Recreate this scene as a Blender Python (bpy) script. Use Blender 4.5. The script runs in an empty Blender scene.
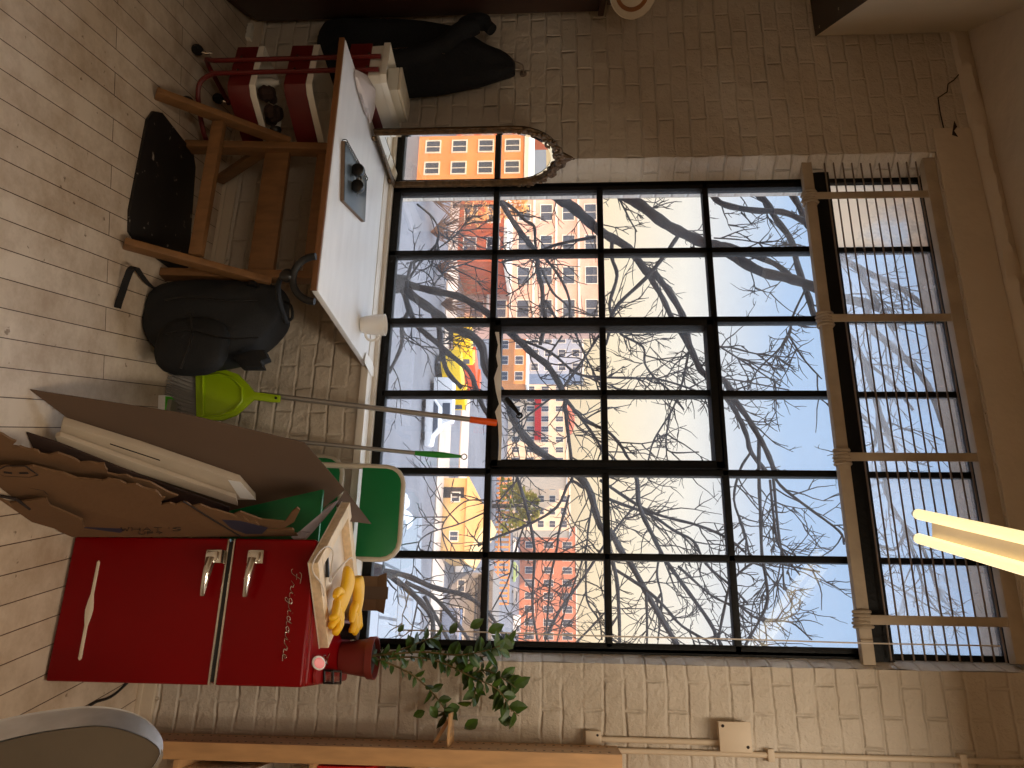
import bpy, bmesh, math, random
from math import sin, cos, pi, radians, sqrt
from mathutils import Vector, Matrix
random.seed(7)
S = bpy.context.scene
COL = S.collection

# ------------------------------------------------------------------ camera
F_PX = 760.0
YAW, PITCH = radians(19.18), radians(3.49)
CAM = Vector((0.0, -3.25, 1.645))
FW = Vector((-sin(YAW) * cos(PITCH), cos(YAW) * cos(PITCH), -sin(PITCH)))
RT = Vector((cos(YAW), sin(YAW), 0))
UP = RT.cross(FW)
cd = bpy.data.cameras.new('camera')
cam = bpy.data.objects.new('camera', cd)
COL.objects.link(cam)
cd.sensor_width = 36.0
cd.lens = F_PX * 36.0 / 1024.0
cd.clip_start, cd.clip_end = 0.05, 2000
m3 = Matrix((UP, -RT, -FW)).transposed()          # the phone was held on its side
cam.matrix_world = Matrix.Translation(CAM) @ m3.to_4x4()
S.camera = cam

# photograph frame: x = height, y = rightwards; a pixel is turned into a point of the place
def ray(x, y):
    return (FW * F_PX + UP * (x - 512) + RT * (y - 384)).normalized()
def atY(x, y, Y):
    d = ray(x, y); return CAM + d * ((Y - CAM.y) / d.y)
def atZ(x, y, Z):
    d = ray(x, y); return CAM + d * ((Z - CAM.z) / d.z)
def atX(x, y, X):
    d = ray(x, y); return CAM + d * ((X - CAM.x) / d.x)
def onpl(x, y, P, n):
    d = ray(x, y); return CAM + d * ((P - CAM).dot(n) / d.dot(n))
def V(*a): return Vector(a)

# ------------------------------------------------------------------ materials
def lin(c):
    c /= 255.0
    return c / 12.92 if c <= 0.04045 else ((c + 0.055) / 1.055) ** 2.4
def rgb(r, g, b): return (lin(r), lin(g), lin(b), 1)

def nodes(name):
    m = bpy.data.materials.new(name); m.use_nodes = True
    nt = m.node_tree; b = nt.nodes['Principled BSDF']
    return m, nt, b
def mat(name, col, rough=0.5, metal=0.0, var=0.12, scale=8.0, bump=0.0, bscale=60.0, stretch=(1, 1, 1), **kw):
    m, nt, b = nodes(name)
    N = nt.nodes.new; L = nt.links.new
    tc = N('ShaderNodeTexCoord'); mp = N('ShaderNodeMapping'); mp.inputs['Scale'].default_value = stretch
    L(tc.outputs['Object'], mp.inputs['Vector'])
    n = N('ShaderNodeTexNoise'); n.inputs['Scale'].default_value = scale; n.inputs['Detail'].default_value = 5
    L(mp.outputs['Vector'], n.inputs['Vector'])
    r = N('ShaderNodeValToRGB')
    r.color_ramp.elements[0].position = 0.3; r.color_ramp.elements[1].position = 0.7
    r.color_ramp.elements[0].color = tuple(max(0, c * (1 - var)) for c in col[:3]) + (1,)
    r.color_ramp.elements[1].color = tuple(min(1, c * (1 + var)) for c in col[:3]) + (1,)
    L(n.outputs['Fac'], r.inputs['Fac']); L(r.outputs['Color'], b.inputs['Base Color'])
    b.inputs['Roughness'].default_value = rough; b.inputs['Metallic'].default_value = metal
    if bump:
        n2 = N('ShaderNodeTexNoise'); n2.inputs['Scale'].default_value = bscale; n2.inputs['Detail'].default_value = 4
        L(mp.outputs['Vector'], n2.inputs['Vector'])
        bp = N('ShaderNodeBump'); bp.inputs['Strength'].default_value = bump; bp.inputs['Distance'].default_value = 0.01
        L(n2.outputs['Fac'], bp.inputs['Height']); L(bp.outputs['Normal'], b.inputs['Normal'])
    for k, v in kw.items(): b.inputs[k.replace('_', ' ')].default_value = v
    return m

def brick_mat(name, col, mortar_dark=0.93, strength=.7):
    m, nt, b = nodes(name); N = nt.nodes.new; L = nt.links.new
    g = N('ShaderNodeNewGeometry'); sx = N('ShaderNodeSeparateXYZ'); L(g.outputs['Position'], sx.inputs[0])
    ad = N('ShaderNodeMath'); ad.operation = 'ADD'; L(sx.outputs['X'], ad.inputs[0]); L(sx.outputs['Y'], ad.inputs[1])
    cx = N('ShaderNodeCombineXYZ'); L(ad.outputs[0], cx.inputs['X']); L(sx.outputs['Z'], cx.inputs['Y'])
    nz = N('ShaderNodeTexNoise'); nz.inputs['Scale'].default_value = 9; L(g.outputs['Position'], nz.inputs['Vector'])
    nz.inputs['Detail'].default_value = 7
    sub = N('ShaderNodeVectorMath'); sub.operation = 'SUBTRACT'; L(nz.outputs['Color'], sub.inputs[0]); sub.inputs[1].default_value = (.5, .5, .5)
    sc = N('ShaderNodeVectorMath'); sc.operation = 'SCALE'; L(sub.outputs[0], sc.inputs[0]); sc.inputs['Scale'].default_value = 0.022
    av = N('ShaderNodeVectorMath'); av.operation = 'ADD'; L(cx.outputs[0], av.inputs[0]); L(sc.outputs[0], av.inputs[1])
    br = N('ShaderNodeTexBrick'); L(av.outputs[0], br.inputs['Vector'])
    br.inputs['Scale'].default_value = 1; br.inputs['Brick Width'].default_value = .215; br.inputs['Row Height'].default_value = .079
    br.inputs['Mortar Size'].default_value = .010; br.inputs['Mortar Smooth'].default_value = 1.0
    c = col
    br.inputs['Color1'].default_value = c; br.inputs['Color2'].default_value = (c[0] * .975, c[1] * .97, c[2] * .965, 1)
    br.inputs['Mortar'].default_value = (c[0] * mortar_dark, c[1] * mortar_dark, c[2] * mortar_dark, 1)
    st = N('ShaderNodeTexNoise'); st.inputs['Scale'].default_value = 2.3; st.inputs['Detail'].default_value = 6; L(g.outputs['Position'], st.inputs['Vector'])
    rp = N('ShaderNodeValToRGB'); rp.color_ramp.elements[0].position = .35; rp.color_ramp.elements[1].position = .65
    rp.color_ramp.elements[0].color = (.86, .82, .76, 1); rp.color_ramp.elements[1].color = (1, 1, 1, 1); L(st.outputs['Fac'], rp.inputs['Fac'])
    mx = N('ShaderNodeMixRGB'); mx.blend_type = 'MULTIPLY'; mx.inputs[0].default_value = 1
    L(br.outputs['Color'], mx.inputs[1]); L(rp.outputs['Color'], mx.inputs[2]); L(mx.outputs[0], b.inputs['Base Color'])
    # worn joints: their depth comes and goes; lumps of old paint at two sizes
    msk = N('ShaderNodeTexNoise'); msk.inputs['Scale'].default_value = 6; msk.inputs['Detail'].default_value = 3; L(g.outputs['Position'], msk.inputs['Vector'])
    mr = N('ShaderNodeMapRange'); mr.inputs['From Min'].default_value = .35; mr.inputs['From Max'].default_value = .62; mr.inputs['To Min'].default_value = .12; mr.inputs['To Max'].default_value = 1.0
    L(msk.outputs['Fac'], mr.inputs['Value'])
    jf = N('ShaderNodeMath'); jf.operation = 'MULTIPLY'; L(br.outputs['Fac'], jf.inputs[0]); L(mr.outputs[0], jf.inputs[1])
    l1 = N('ShaderNodeTexNoise'); l1.inputs['Scale'].default_value = 16; l1.inputs['Detail'].default_value = 6; l1.inputs['Roughness'].default_value = .62; L(g.outputs['Position'], l1.inputs['Vector'])
    l2 = N('ShaderNodeTexNoise'); l2.inputs['Scale'].default_value = 5; l2.inputs['Detail'].default_value = 2; L(cx.outputs[0], l2.inputs['Vector'])
    h1 = N('ShaderNodeMath'); h1.operation = 'MULTIPLY_ADD'; L(l1.outputs['Fac'], h1.inputs[0]); h1.inputs[1].default_value = 2.2; h1.inputs[2].default_value = 0
    h2 = N('ShaderNodeMath'); h2.operation = 'MULTIPLY_ADD'; L(l2.outputs['Fac'], h2.inputs[0]); h2.inputs[1].default_value = 1.5; L(h1.outputs[0], h2.inputs[2])
    h3 = N('ShaderNodeMath'); h3.operation = 'SUBTRACT'; L(h2.outputs[0], h3.inputs[0]); L(jf.outputs[0], h3.inputs[1])
    bp = N('ShaderNodeBump'); bp.inputs['Strength'].default_value = strength; bp.inputs['Distance'].default_value = .009
    L(h3.outputs[0], bp.inputs['Height']); L(bp.outputs['Normal'], b.inputs['Normal'])
    b.inputs['Roughness'].default_value = .55
    return m

def floor_mat():
    m, nt, b = nodes('painted floorboards'); N = nt.nodes.new; L = nt.links.new
    g = N('ShaderNodeNewGeometry')
    mp = N('ShaderNodeMapping'); mp.inputs['Rotation'].default_value = (0, 0, -radians(105.5)); L(g.outputs['Position'], mp.inputs['Vector'])
    br = N('ShaderNodeTexBrick'); L(mp.outputs[0], br.inputs['Vector'])
    br.inputs['Scale'].default_value = 1; br.inputs['Brick Width'].default_value = 1.3; br.inputs['Row Height'].default_value = .088
    br.inputs['Mortar Size'].default_value = .0016; br.inputs['Mortar Smooth'].default_value = .1; br.offset = .37
    br.inputs['Color1'].default_value = rgb(214, 197, 176); br.inputs['Color2'].default_value = rgb(203, 184, 162); br.inputs['Mortar'].default_value = rgb(84, 62, 48)
    n1 = N('ShaderNodeTexNoise'); n1.inputs['Scale'].default_value = 5; n1.inputs['Detail'].default_value = 8; n1.inputs['Roughness'].default_value = .7; L(g.outputs['Position'], n1.inputs['Vector'])
    r1 = N('ShaderNodeValToRGB'); r1.color_ramp.elements[0].position = .36; r1.color_ramp.elements[1].position = .6
    r1.color_ramp.elements[0].color = (.72, .66, .60, 1); r1.color_ramp.elements[1].color = (1, 1, 1, 1); L(n1.outputs['Fac'], r1.inputs['Fac'])
    n2 = N('ShaderNodeTexNoise'); n2.inputs['Scale'].default_value = 26; n2.inputs['Detail'].default_value = 3; L(g.outputs['Position'], n2.inputs['Vector'])
    r2 = N('ShaderNodeValToRGB'); r2.color_ramp.elements[0].position = .27; r2.color_ramp.elements[1].position = .31
    r2.color_ramp.elements[0].color = (.35, .28, .23, 1); r2.color_ramp.elements[1].color = (1, 1, 1, 1); L(n2.outputs['Fac'], r2.inputs['Fac'])
    a = N('ShaderNodeMixRGB'); a.blend_type = 'MULTIPLY'; a.inputs[0].default_value = 1; L(br.outputs['Color'], a.inputs[1]); L(r1.outputs[0], a.inputs[2])
    c = N('ShaderNodeMixRGB'); c.blend_type = 'MULTIPLY'; c.inputs[0].default_value = .8; L(a.outputs[0], c.inputs[1]); L(r2.outputs[0], c.inputs[2])
    L(c.outputs[0], b.inputs['Base Color']); b.inputs['Roughness'].default_value = .48
    bp = N('ShaderNodeBump'); bp.inputs['Strength'].default_value = .6; bp.inputs['Distance'].default_value = .004; bp.invert = True
    L(br.outputs['Fac'], bp.inputs['Height']); L(bp.outputs['Normal'], b.inputs['Normal'])
    return m

def glass_mat(name, haze=.03, tint=(1, 1, 1), gloss=1.0, hazecol=(.8, .8, .82)):
    m, nt, b = nodes(name); N = nt.nodes.new; L = nt.links.new
    nt.nodes.remove(b); out = nt.nodes['Material Output']
    tr = N('ShaderNodeBsdfTransparent'); tr.inputs[0].default_value = (*tint, 1)
    gl = N('ShaderNodeBsdfGlossy'); gl.inputs['Roughness'].default_value = .01
    lw = N('ShaderNodeLayerWeight'); lw.inputs['Blend'].default_value = .5
    pw = N('ShaderNodeMath'); pw.operation = 'POWER'; L(lw.outputs['Facing'], pw.inputs[0]); pw.inputs[1].default_value = 5
    fr = N('ShaderNodeMath'); fr.operation = 'MULTIPLY_ADD'; L(pw.outputs[0], fr.inputs[0]); fr.inputs[1].default_value = .6; fr.inputs[2].default_value = .042
    sc = N('ShaderNodeMath'); sc.operation = 'MULTIPLY'; sc.inputs[1].default_value = gloss; L(fr.outputs[0], sc.inputs[0])
    mx = N('ShaderNodeMixShader'); L(sc.outputs[0], mx.inputs[0]); L(tr.outputs[0], mx.inputs[1]); L(gl.outputs[0], mx.inputs[2])
    tl = N('ShaderNodeBsdfTranslucent'); tl.inputs[0].default_value = (*hazecol, 1)
    g = N('ShaderNodeNewGeometry')
    n = N('ShaderNodeTexNoise'); n.inputs['Scale'].default_value = 3.5; n.inputs['Detail'].default_value = 7; n.inputs['Roughness'].default_value = .65
    L(g.outputs['Position'], n.inputs['Vector'])
    mr = N('ShaderNodeMapRange'); mr.inputs['From Min'].default_value = .35; mr.inputs['From Max'].default_value = .75
    mr.inputs['To Min'].default_value = haze * .5; mr.inputs['To Max'].default_value = haze * 2
    L(n.outputs['Fac'], mr.inputs['Value'])
    m2 = N('ShaderNodeMixShader'); L(mr.outputs[0], m2.inputs[0]); L(mx.outputs[0], m2.inputs[1]); L(tl.outputs[0], m2.inputs[2])
    L(m2.outputs[0], out.inputs['Surface'])
    return m
def emit_mat(name, col, s):
    m, nt, b = nodes(name)
    b.inputs['Base Color'].default_value = (.8, .8, .8, 1)
    b.inputs['Emission Color'].default_value = col; b.inputs['Emission Strength'].default_value = s
    return m
def wood(name, c, var=.18, rough=.5, stretch=(6, 6, 1)): return mat(name, c, rough, var=var, scale=7, bump=.08, bscale=30, stretch=stretch)

M = {}
M['brick'] = brick_mat('painted brick', rgb(206, 194, 178), 1.0, .85)
M['brick_daylit'] = brick_mat('rough brick whitened as daylit', rgb(238, 233, 226), .94, 1.0)  # whiter copy of the wall brick, window light put into the colour
M['plaster'] = mat('painted plaster', rgb(205, 188, 165), .6, var=.06, scale=3, bump=.5, bscale=14)
M['white_trim'] = mat('white painted trim', rgb(222, 214, 202), .5, var=.06, scale=6, bump=.25, bscale=30)
M['floor'] = floor_mat()
M['steel_black'] = mat('black painted steel', rgb(20, 19, 18), .55, Specular_IOR_Level=.2, var=.25, scale=14, bump=.35, bscale=60)
M['glass'] = glass_mat('dirty window glass', .03, gloss=2.0)
M['glass_frost'] = glass_mat('frosted window glass', .22)
M['painted_pane'] = glass_mat('painted over pane', .9, hazecol=(.9, .80, .68))
M['batten'] = mat('grimy painted batten', rgb(178, 160, 136), .6, var=.15, bump=.2)
M['rod'] = mat('dull steel rod', rgb(124, 108, 94), .5, .2)
M['desk_white'] = mat('white painted board', rgb(242, 240, 238), .35, var=.05, scale=4, bump=.12, bscale=40, stretch=(1, 4, 1))
M['desk_wood'] = wood('varnished oak', rgb(122, 80, 46), stretch=(2, 8, 8))
M['leg_wood'] = wood('honey wood', rgb(128, 90, 54), stretch=(5, 5, 1.5))
M['black_rubber'] = mat('black rubber', rgb(22, 21, 20), .6)
M['black_plastic'] = mat('black plastic', rgb(18, 18, 19), .3)
M['black_cloth'] = mat('black nylon', rgb(20, 21, 23), .8, var=.3, bump=.3, bscale=180)
M['jacket'] = mat('black wool', rgb(16, 16, 18), .9, var=.35, bump=.5, bscale=70)
M['red_enamel'] = mat('red enamel', rgb(126, 0, 5), .3, var=.03, Specular_IOR_Level=.18)
M['chrome'] = mat('chrome', rgb(215, 212, 205), .15, 1.0, var=.02)
M['steel'] = mat('brushed steel', rgb(226, 229, 234), .55, 1.0, var=.08, scale=20)
M['black_gap'] = mat('black gasket', rgb(14, 13, 13), .5)
M['cream'] = mat('cream enamel', rgb(226, 214, 192), .4, var=.04)
M['cart_red'] = mat('red lacquered steel', rgb(98, 24, 20), .4, var=.06)
M['tray_white'] = mat('white plastic', rgb(226, 219, 204), .35, var=.04)
M['cardboard'] = mat('brown cardboard', rgb(110, 80, 52), .85, var=.08, scale=5, bump=.15, bscale=50)
M['cardboard_dull'] = mat('dull cardboard', rgb(98, 76, 58), .85, var=.06, scale=3)
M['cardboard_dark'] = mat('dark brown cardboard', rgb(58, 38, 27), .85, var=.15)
M['card_mark'] = mat('black marker', rgb(40, 28, 22), .8)
M['card_blue'] = mat('dark blue print', rgb(48, 46, 66), .7)
M['card_grey'] = mat('grey printed card', rgb(170, 160, 165), .7)
M['white_board'] = mat('off white board', rgb(196, 178, 154), .6, var=.06)
M['lime'] = mat('lime plastic', rgb(160, 190, 14), .35, var=.03)
M['bristle'] = mat('grey bristles', rgb(124, 118, 112), .8, var=.3, scale=60, stretch=(12, 12, 1))
M['alu'] = mat('grey metal tube', rgb(165, 158, 150), .4, .6, var=.05)
M['orange'] = mat('orange plastic', rgb(238, 88, 18), .4, var=.03)
M['green_grip'] = mat('green plastic', rgb(40, 140, 44), .4, var=.05)
M['chair_green'] = mat('green vinyl', rgb(0, 112, 58), .38, var=.06)
M['chair_tube'] = mat('beige tube', rgb(196, 184, 164), .4, var=.04)
M['pine'] = wood('pine', rgb(230, 204, 168), var=.12, stretch=(3, 12, 12))
M['canvas'] = mat('primed canvas', rgb(222, 206, 186), .8, var=.05)
M['glove'] = mat('yellow rubber', rgb(244, 186, 22), .5, var=.08, scale=20)
M['cord_white'] = mat('white cord', rgb(214, 200, 184), .6)
M['terracotta'] = mat('dark red plastic pot', rgb(120, 42, 34), .5, var=.06)
M['soil'] = mat('potting soil', rgb(54, 38, 28), .95, var=.4, scale=90, bump=.8, bscale=90)
M['stem'] = mat('plant stem', rgb(110, 92, 54), .7)
M['leaf'] = mat('green leaf', rgb(58, 84, 20), .45, var=.35, scale=18)
M['shelf_pine'] = wood('oiled pine', rgb(196, 152, 104), var=.12, stretch=(6, 6, 1.2))
M['pipe'] = mat('painted conduit', rgb(206, 186, 160), .5, var=.04)
M['mug'] = mat('white glazed ceramic', rgb(238, 232, 222), .25, var=.03)
M['mirror'] = mat('mirror glass', (.9, .86, .76, 1), .0, 1.0, var=.0)
M['mirror_bevel'] = mat('mirror bevel', (.92, .9, .84, 1), .03, 1.0, var=.0)
M['gilt'] = mat('antique gilt', rgb(92, 70, 46), .4, .6, var=.45, scale=40, bump=.6, bscale=60)
M['sketch_cover'] = mat('grey sketchbook cover', rgb(72, 80, 84), .3, var=.05)
M['kraft'] = mat('kraft pages edge', rgb(120, 98, 80), .8)
M['plastic_clear'] = mat('thin clear plastic', rgb(228, 216, 212), .15, var=.05, Transmission_Weight=.3)
M['cabinet'] = wood('dark stained wood', rgb(64, 34, 22), var=.2, stretch=(8, 8, 1))
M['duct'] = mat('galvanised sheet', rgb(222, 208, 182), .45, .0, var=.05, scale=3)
M['duct_dark'] = mat('darker duct underside', rgb(74, 64, 54), .8, var=.1)
M['tube_on'] = emit_mat('lit warm fluorescent tube', (1.0, .77, .36, 1), 1.2)
M['fixture'] = mat('white enamel fixture', rgb(224, 206, 184), .4, var=.03)
M['plate'] = mat('white plate', rgb(214, 200, 176), .5, var=.05)
M['plate_brown'] = mat('brown glaze', rgb(150, 92, 44), .5, var=.2)
M['pink'] = mat('pink enamel', rgb(240, 110, 120), .3)
M['red_plastic'] = mat('red plastic', rgb(206, 26, 30), .35)
M['label_green'] = mat('green print', rgb(80, 190, 40), .5, var=.3, scale=30)
M['paper'] = mat('white paper', rgb(238, 234, 228), .8, var=.02)
M['clearglass'] = glass_mat('clear jar glass', .02, gloss=1.0)
M['bark'] = mat('grey bark', rgb(56, 56, 60), .9, var=.3, scale=9, bump=.5, bscale=12)
M['street'] = mat('wet street asphalt', rgb(98, 98, 104), .7, var=.2, scale=.25)
M['lit_paving'] = mat('sunlit strip paving', rgb(190, 172, 156), .85, var=.15, scale=.4)  # lighter than the street, to paint in its sunlit band
M['snow'] = mat('packed pale snow', rgb(200, 204, 210), .8, var=.08, scale=.6)
M['seam'] = mat('slab seam', rgb(128, 132, 140), .9)

# ------------------------------------------------------------------ mesh builder
class MB:
    def __init__(s): s.v = []; s.f = []
    def add(s, vs, fs):
        o = len(s.v); s.v += [Vector(a) for a in vs]; s.f += [tuple(i + o for i in f) for f in fs]; return s
    def hexa(s, p):   # 8 points: bottom 4 then top 4
        return s.add(p, [(3, 2, 1, 0), (4, 5, 6, 7), (0, 1, 5, 4), (1, 2, 6, 5), (2, 3, 7, 6), (3, 0, 4, 7)])
    def box(s, a, b, rz=0.0, piv=None):
        x0, y0, z0 = [min(i, j) for i, j in zip(a, b)]; x1, y1, z1 = [max(i, j) for i, j in zip(a, b)]
        p = [V(x0, y0, z0), V(x1, y0, z0), V(x1, y1, z0), V(x0, y1, z0), V(x0, y0, z1), V(x1, y0, z1), V(x1, y1, z1), V(x0, y1, z1)]
        if rz:
            c = Vector(piv) if piv else V((x0 + x1) / 2, (y0 + y1) / 2, 0); R = Matrix.Rotation(rz, 3, 'Z')
            p = [R @ (q - c) + c for q in p]
        return s.hexa(p)
    def beam(s, A, B, w, t, up=(0, 0, 1)):     # rectangular bar from A to B; w along side, t along up
        A, B = Vector(A), Vector(B); d = (B - A).normalized(); u = Vector(up)
        sd = d.cross(u); sd.normalize(); u = sd.cross(d)
        o = [-sd * w / 2 - u * t / 2, sd * w / 2 - u * t / 2, sd * w / 2 + u * t / 2, -sd * w / 2 + u * t / 2]
        return s.hexa([A + q for q in o] + [B + q for q in o])
    def tube(s, pts, r, n=8, closed=False, cap=True):
        pts = [Vector(p) for p in pts]; k = len(pts)
        rr = r if isinstance(r, (list, tuple)) else [r] * k
        o = len(s.v); last = None; rings = []
        for i in range(k):
            a = pts[(i - 1) % k] if (i or closed) else pts[0]; b = pts[(i + 1) % k] if (i < k - 1 or closed) else pts[-1]
            d = (b - a); d = d.normalized() if d.length > 1e-9 else V(0, 0, 1)
            if last is None:
                u = d.orthogonal().normalized()
            else:
                u = last - d * last.dot(d); u = u.normalized() if u.length > 1e-6 else d.orthogonal().normalized()
            last = u; w = d.cross(u)
            rings.append([pts[i] + (u * cos(2 * pi * j / n) + w * sin(2 * pi * j / n)) * rr[i] for j in range(n)])
        for q in rings: s.v += q
        m = k if closed else k - 1
        for i in range(m):
            i2 = (i + 1) % k
            for j in range(n):
                s.f.append((o + i * n + j, o + i * n + (j + 1) % n, o + i2 * n + (j + 1) % n, o + i2 * n + j))
        if cap and not closed:
            s.f.append(tuple(o + j for j in reversed(range(n)))); s.f.append(tuple(o + (k - 1) * n + j for j in range(n)))
        return s
    def lathe(s, c, prof, n=24, axis='Z', squash=1.0, cap=True):
        o = len(s.v); c = Vector(c); k = len(prof)
        ax = Vector({'X': (1, 0, 0), 'Y': (0, 1, 0), 'Z': (0, 0, 1)}[axis]) if isinstance(axis, str) else Vector(axis).normalized()
        u = ax.orthogonal().normalized(); w = ax.cross(u)
        for (r, h) in prof:
            for j in range(n):
                a = 2 * pi * j / n
                s.v.append(c + ax * h + (u * cos(a) * r + w * sin(a) * r * squash))
        for i in range(k - 1):
            for j in range(n):
                s.f.append((o + i * n + j, o + i * n + (j + 1) % n, o + (i + 1) * n + (j + 1) % n, o + (i + 1) * n + j))
        if cap:
            s.f.append(tuple(o + j for j in reversed(range(n)))); s.f.append(tuple(o + (k - 1) * n + j for j in range(n)))
        return s
    def prism(s, poly, ext):
        poly = [Vector(p) for p in poly]; e = Vector(ext); n = len(poly); o = len(s.v)
        s.v += poly + [p + e for p in poly]
        s.f.append(tuple(o + i for i in reversed(range(n)))); s.f.append(tuple(o + n + i for i in range(n)))
        for i in range(n):
            j = (i + 1) % n; s.f.append((o + i, o + j, o + n + j, o + n + i))
        return s
    def sphere(s, c, r, n=12, sc=(1, 1, 1), pw=1.0):
        c = Vector(c); o = len(s.v); m = n // 2
        f = lambda t: math.copysign(abs(t) ** pw, t)
        for i in range(m + 1):
            ph = -pi / 2 + pi * i / m
            for j in range(n):
                a = 2 * pi * j / n
                s.v.append(c + V(f(cos(ph)) * f(cos(a)) * r * sc[0], f(cos(ph)) * f(sin(a)) * r * sc[1], f(sin(ph)) * r * sc[2]))
        for i in range(m):
            for j in range(n):
                s.f.append((o + i * n + j, o + i * n + (j + 1) % n, o + (i + 1) * n + (j + 1) % n, o + (i + 1) * n + j))
        return s
    def loops(s, rings, cap=True):
        o = len(s.v); n = len(rings[0]); k = len(rings)
        for q in rings: s.v += [Vector(p) for p in q]
        for i in range(k - 1):
            for j in range(n):
                s.f.append((o + i * n + j, o + i * n + (j + 1) % n, o + (i + 1) * n + (j + 1) % n, o + (i + 1) * n + j))
        if cap:
            s.f.append(tuple(o + j for j in reversed(range(n)))); s.f.append(tuple(o + (k - 1) * n + j for j in range(n)))
        return s
    def build(s, name, m, parent=None, bevel=0.0, smooth=False, sub=0, seg=2, **props):
        me = bpy.data.meshes.new(name); me.from_pydata([tuple(v) for v in s.v], [], s.f); me.update()
        bm = bmesh.new(); bm.from_mesh(me)
        bmesh.ops.remove_doubles(bm, verts=bm.verts, dist=1e-6)
        bmesh.ops.recalc_face_normals(bm, faces=bm.faces)
        if bevel:
            es = [e for e in bm.edges if len(e.link_faces) == 2 and e.calc_face_angle(0) > .5]
            bmesh.ops.bevel(bm, geom=es, offset=bevel, segments=seg, profile=.6, affect='EDGES', clamp_overlap=True)
        bm.to_mesh(me); bm.free()
        if smooth or bevel:
            me.shade_smooth()
            try: me.set_sharp_from_angle(angle=radians(40))
            except Exception: pass
        o = bpy.data.objects.new(name, me); COL.objects.link(o)
        me.materials.append(M[m] if isinstance(m, str) else m)
        if sub:
            md = o.modifiers.new('sub', 'SUBSURF'); md.levels = sub; md.render_levels = sub
        if parent is not None:
            o.parent = parent
            if parent.type == 'EMPTY': o.matrix_parent_inverse = Matrix.Translation(-parent.location)
        for k, v in props.items(): o[k] = v
        return o
def tag(o, label, cat, group=None, kind=None):
    o['label'] = label; o['category'] = cat
    if group: o['group'] = group
    if kind: o['kind'] = kind
    return o
def thing(name, loc, label, cat, group=None):
    o = bpy.data.objects.new(name, None); o.empty_display_size = .1; COL.objects.link(o); o.location = loc
    return tag(o, label, cat, group)
def struct(o, label, cat): return tag(o, label, cat, kind='structure')
def copy_tree(o, parent=None):
    c = o.copy(); COL.objects.link(c)
    if parent: c.parent = parent
    for ch in list(o.children): copy_tree(ch, c)
    return c
def arc(c, r, a0, a1, n, e1, e2):
    c, e1, e2 = Vector(c), Vector(e1), Vector(e2)
    return [c + e1 * (r * cos(a0 + (a1 - a0) * i / n)) + e2 * (r * sin(a0 + (a1 - a0) * i / n)) for i in range(n + 1)]
def smooth_path(pts, k=4):
    pts = [Vector(p) for p in pts]; out = []
    P = [pts[0] * 2 - pts[1]] + pts + [pts[-1] * 2 - pts[-2]]
    for i in range(1, len(P) - 2):
        a, b, c, d = P[i - 1], P[i], P[i + 1], P[i + 2]
        for j in range(k):
            t = j / k
            out.append(.5 * ((2 * b) + (c - a) * t + (2 * a - 5 * b + 4 * c - d) * t * t + (3 * b - a - 3 * c + d) * t ** 3))
    out.append(pts[-1]); return out

# ================================================================== THE ROOM
WY = -0.11                          # inner face of the window wall
XL, XR = -2.25, 0.05                # window opening
ZS, ZT = 0.80, 3.42                 # sill and head
CEIL = 3.68
RX0, RX1, RY0 = -4.3, 4.2, -7.0
b = MB()
for a_, c_ in (((RX0 - .3, WY, -.3), (XL, .24, CEIL + .3)), ((XR, WY, -.3), (RX1 + .3, .24, CEIL + .3)),
               ((XL, WY, -.3), (XR, .24, ZS - .03)), ((XL, WY, ZT), (XR, .24, CEIL + .3))):
    b.box(a_, c_)
struct(b.build('wall_back', 'brick'), 'cream painted brick wall around the tall steel window', 'wall')
struct(MB().box((RX0 - .3, RY0, -.3), (RX1 + .3, WY, 0)).build('floor', 'floor'), 'worn cream painted narrow floorboards', 'floor')
struct(MB().box((RX0 - .3, RY0 - .3, CEIL), (RX1 + .3, WY, CEIL + .3)).build('ceiling', 'plaster'), 'cream painted plaster ceiling', 'ceiling')
struct(MB().box((RX0 - .3, RY0 - .3, 0), (RX0, WY, CEIL)).build('wall_left', 'plaster'), 'cream plaster wall on the left', 'wall')
struct(MB().box((RX1, RY0 - .3, 0), (RX1 + .3, WY, CEIL)).build('wall_right', 'brick'), 'cream painted brick wall on the right', 'wall')
struct(MB().box((RX0, RY0 - .3, 0), (RX1, RY0, CEIL)).build('wall_front', 'plaster'), 'cream plaster wall behind the viewer', 'wall')
b = MB().box((RX0, WY - .018, 0), (RX1, WY, .065)).box((RX0, WY - .026, 0), (RX1, WY - .018, .02))
struct(b.build('baseboard_back', 'plaster', bevel=.003), 'low painted baseboard under the window', 'baseboard')
# plaster lintel above the window, slightly proud, with its crack
b = MB().box((-2.38, WY - .012, 3.425), (.32, WY, 3.60))
struct(b.build('trim_1', 'plaster', bevel=.004), 'plastered concrete lintel above the window', 'lintel')
crk = [atY(x, y, WY - .002) for x, y in ((962, 55), (961, 72), (954, 80), (948, 84), (947, 92), (938, 98), (940, 112), (944, 130), (947, 152))]
struct(MB().tube(crk, .003, 5).build('trim_2', 'card_mark'), 'stepped crack in the brick beside the lintel', 'crack')
pc = [atY(x, y, WY - .0125) for x, y in ((954, 121), (957, 127), (954, 131), (958, 137), (952, 135), (953, 128))]
struct(MB().prism(pc, (0, -.002, 0)).build('trim_3', 'card_mark'), 'small dark chip in the lintel plaster', 'chip')
rr_ = MB(); random.seed(31); rgs = []
for i in range(90):
    x = -3.0 + 3.7 * i / 89
    rgs.append([V(x, WY + .002, 3.60), V(x, WY - .016 - random.uniform(0, .016), 3.612 + random.uniform(-.008, .008)), V(x, WY - .028 - random.uniform(0, .02), 3.645), V(x, WY - .018, CEIL), V(x, WY + .002, CEIL)])
rr_.loops(rgs)
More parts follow.
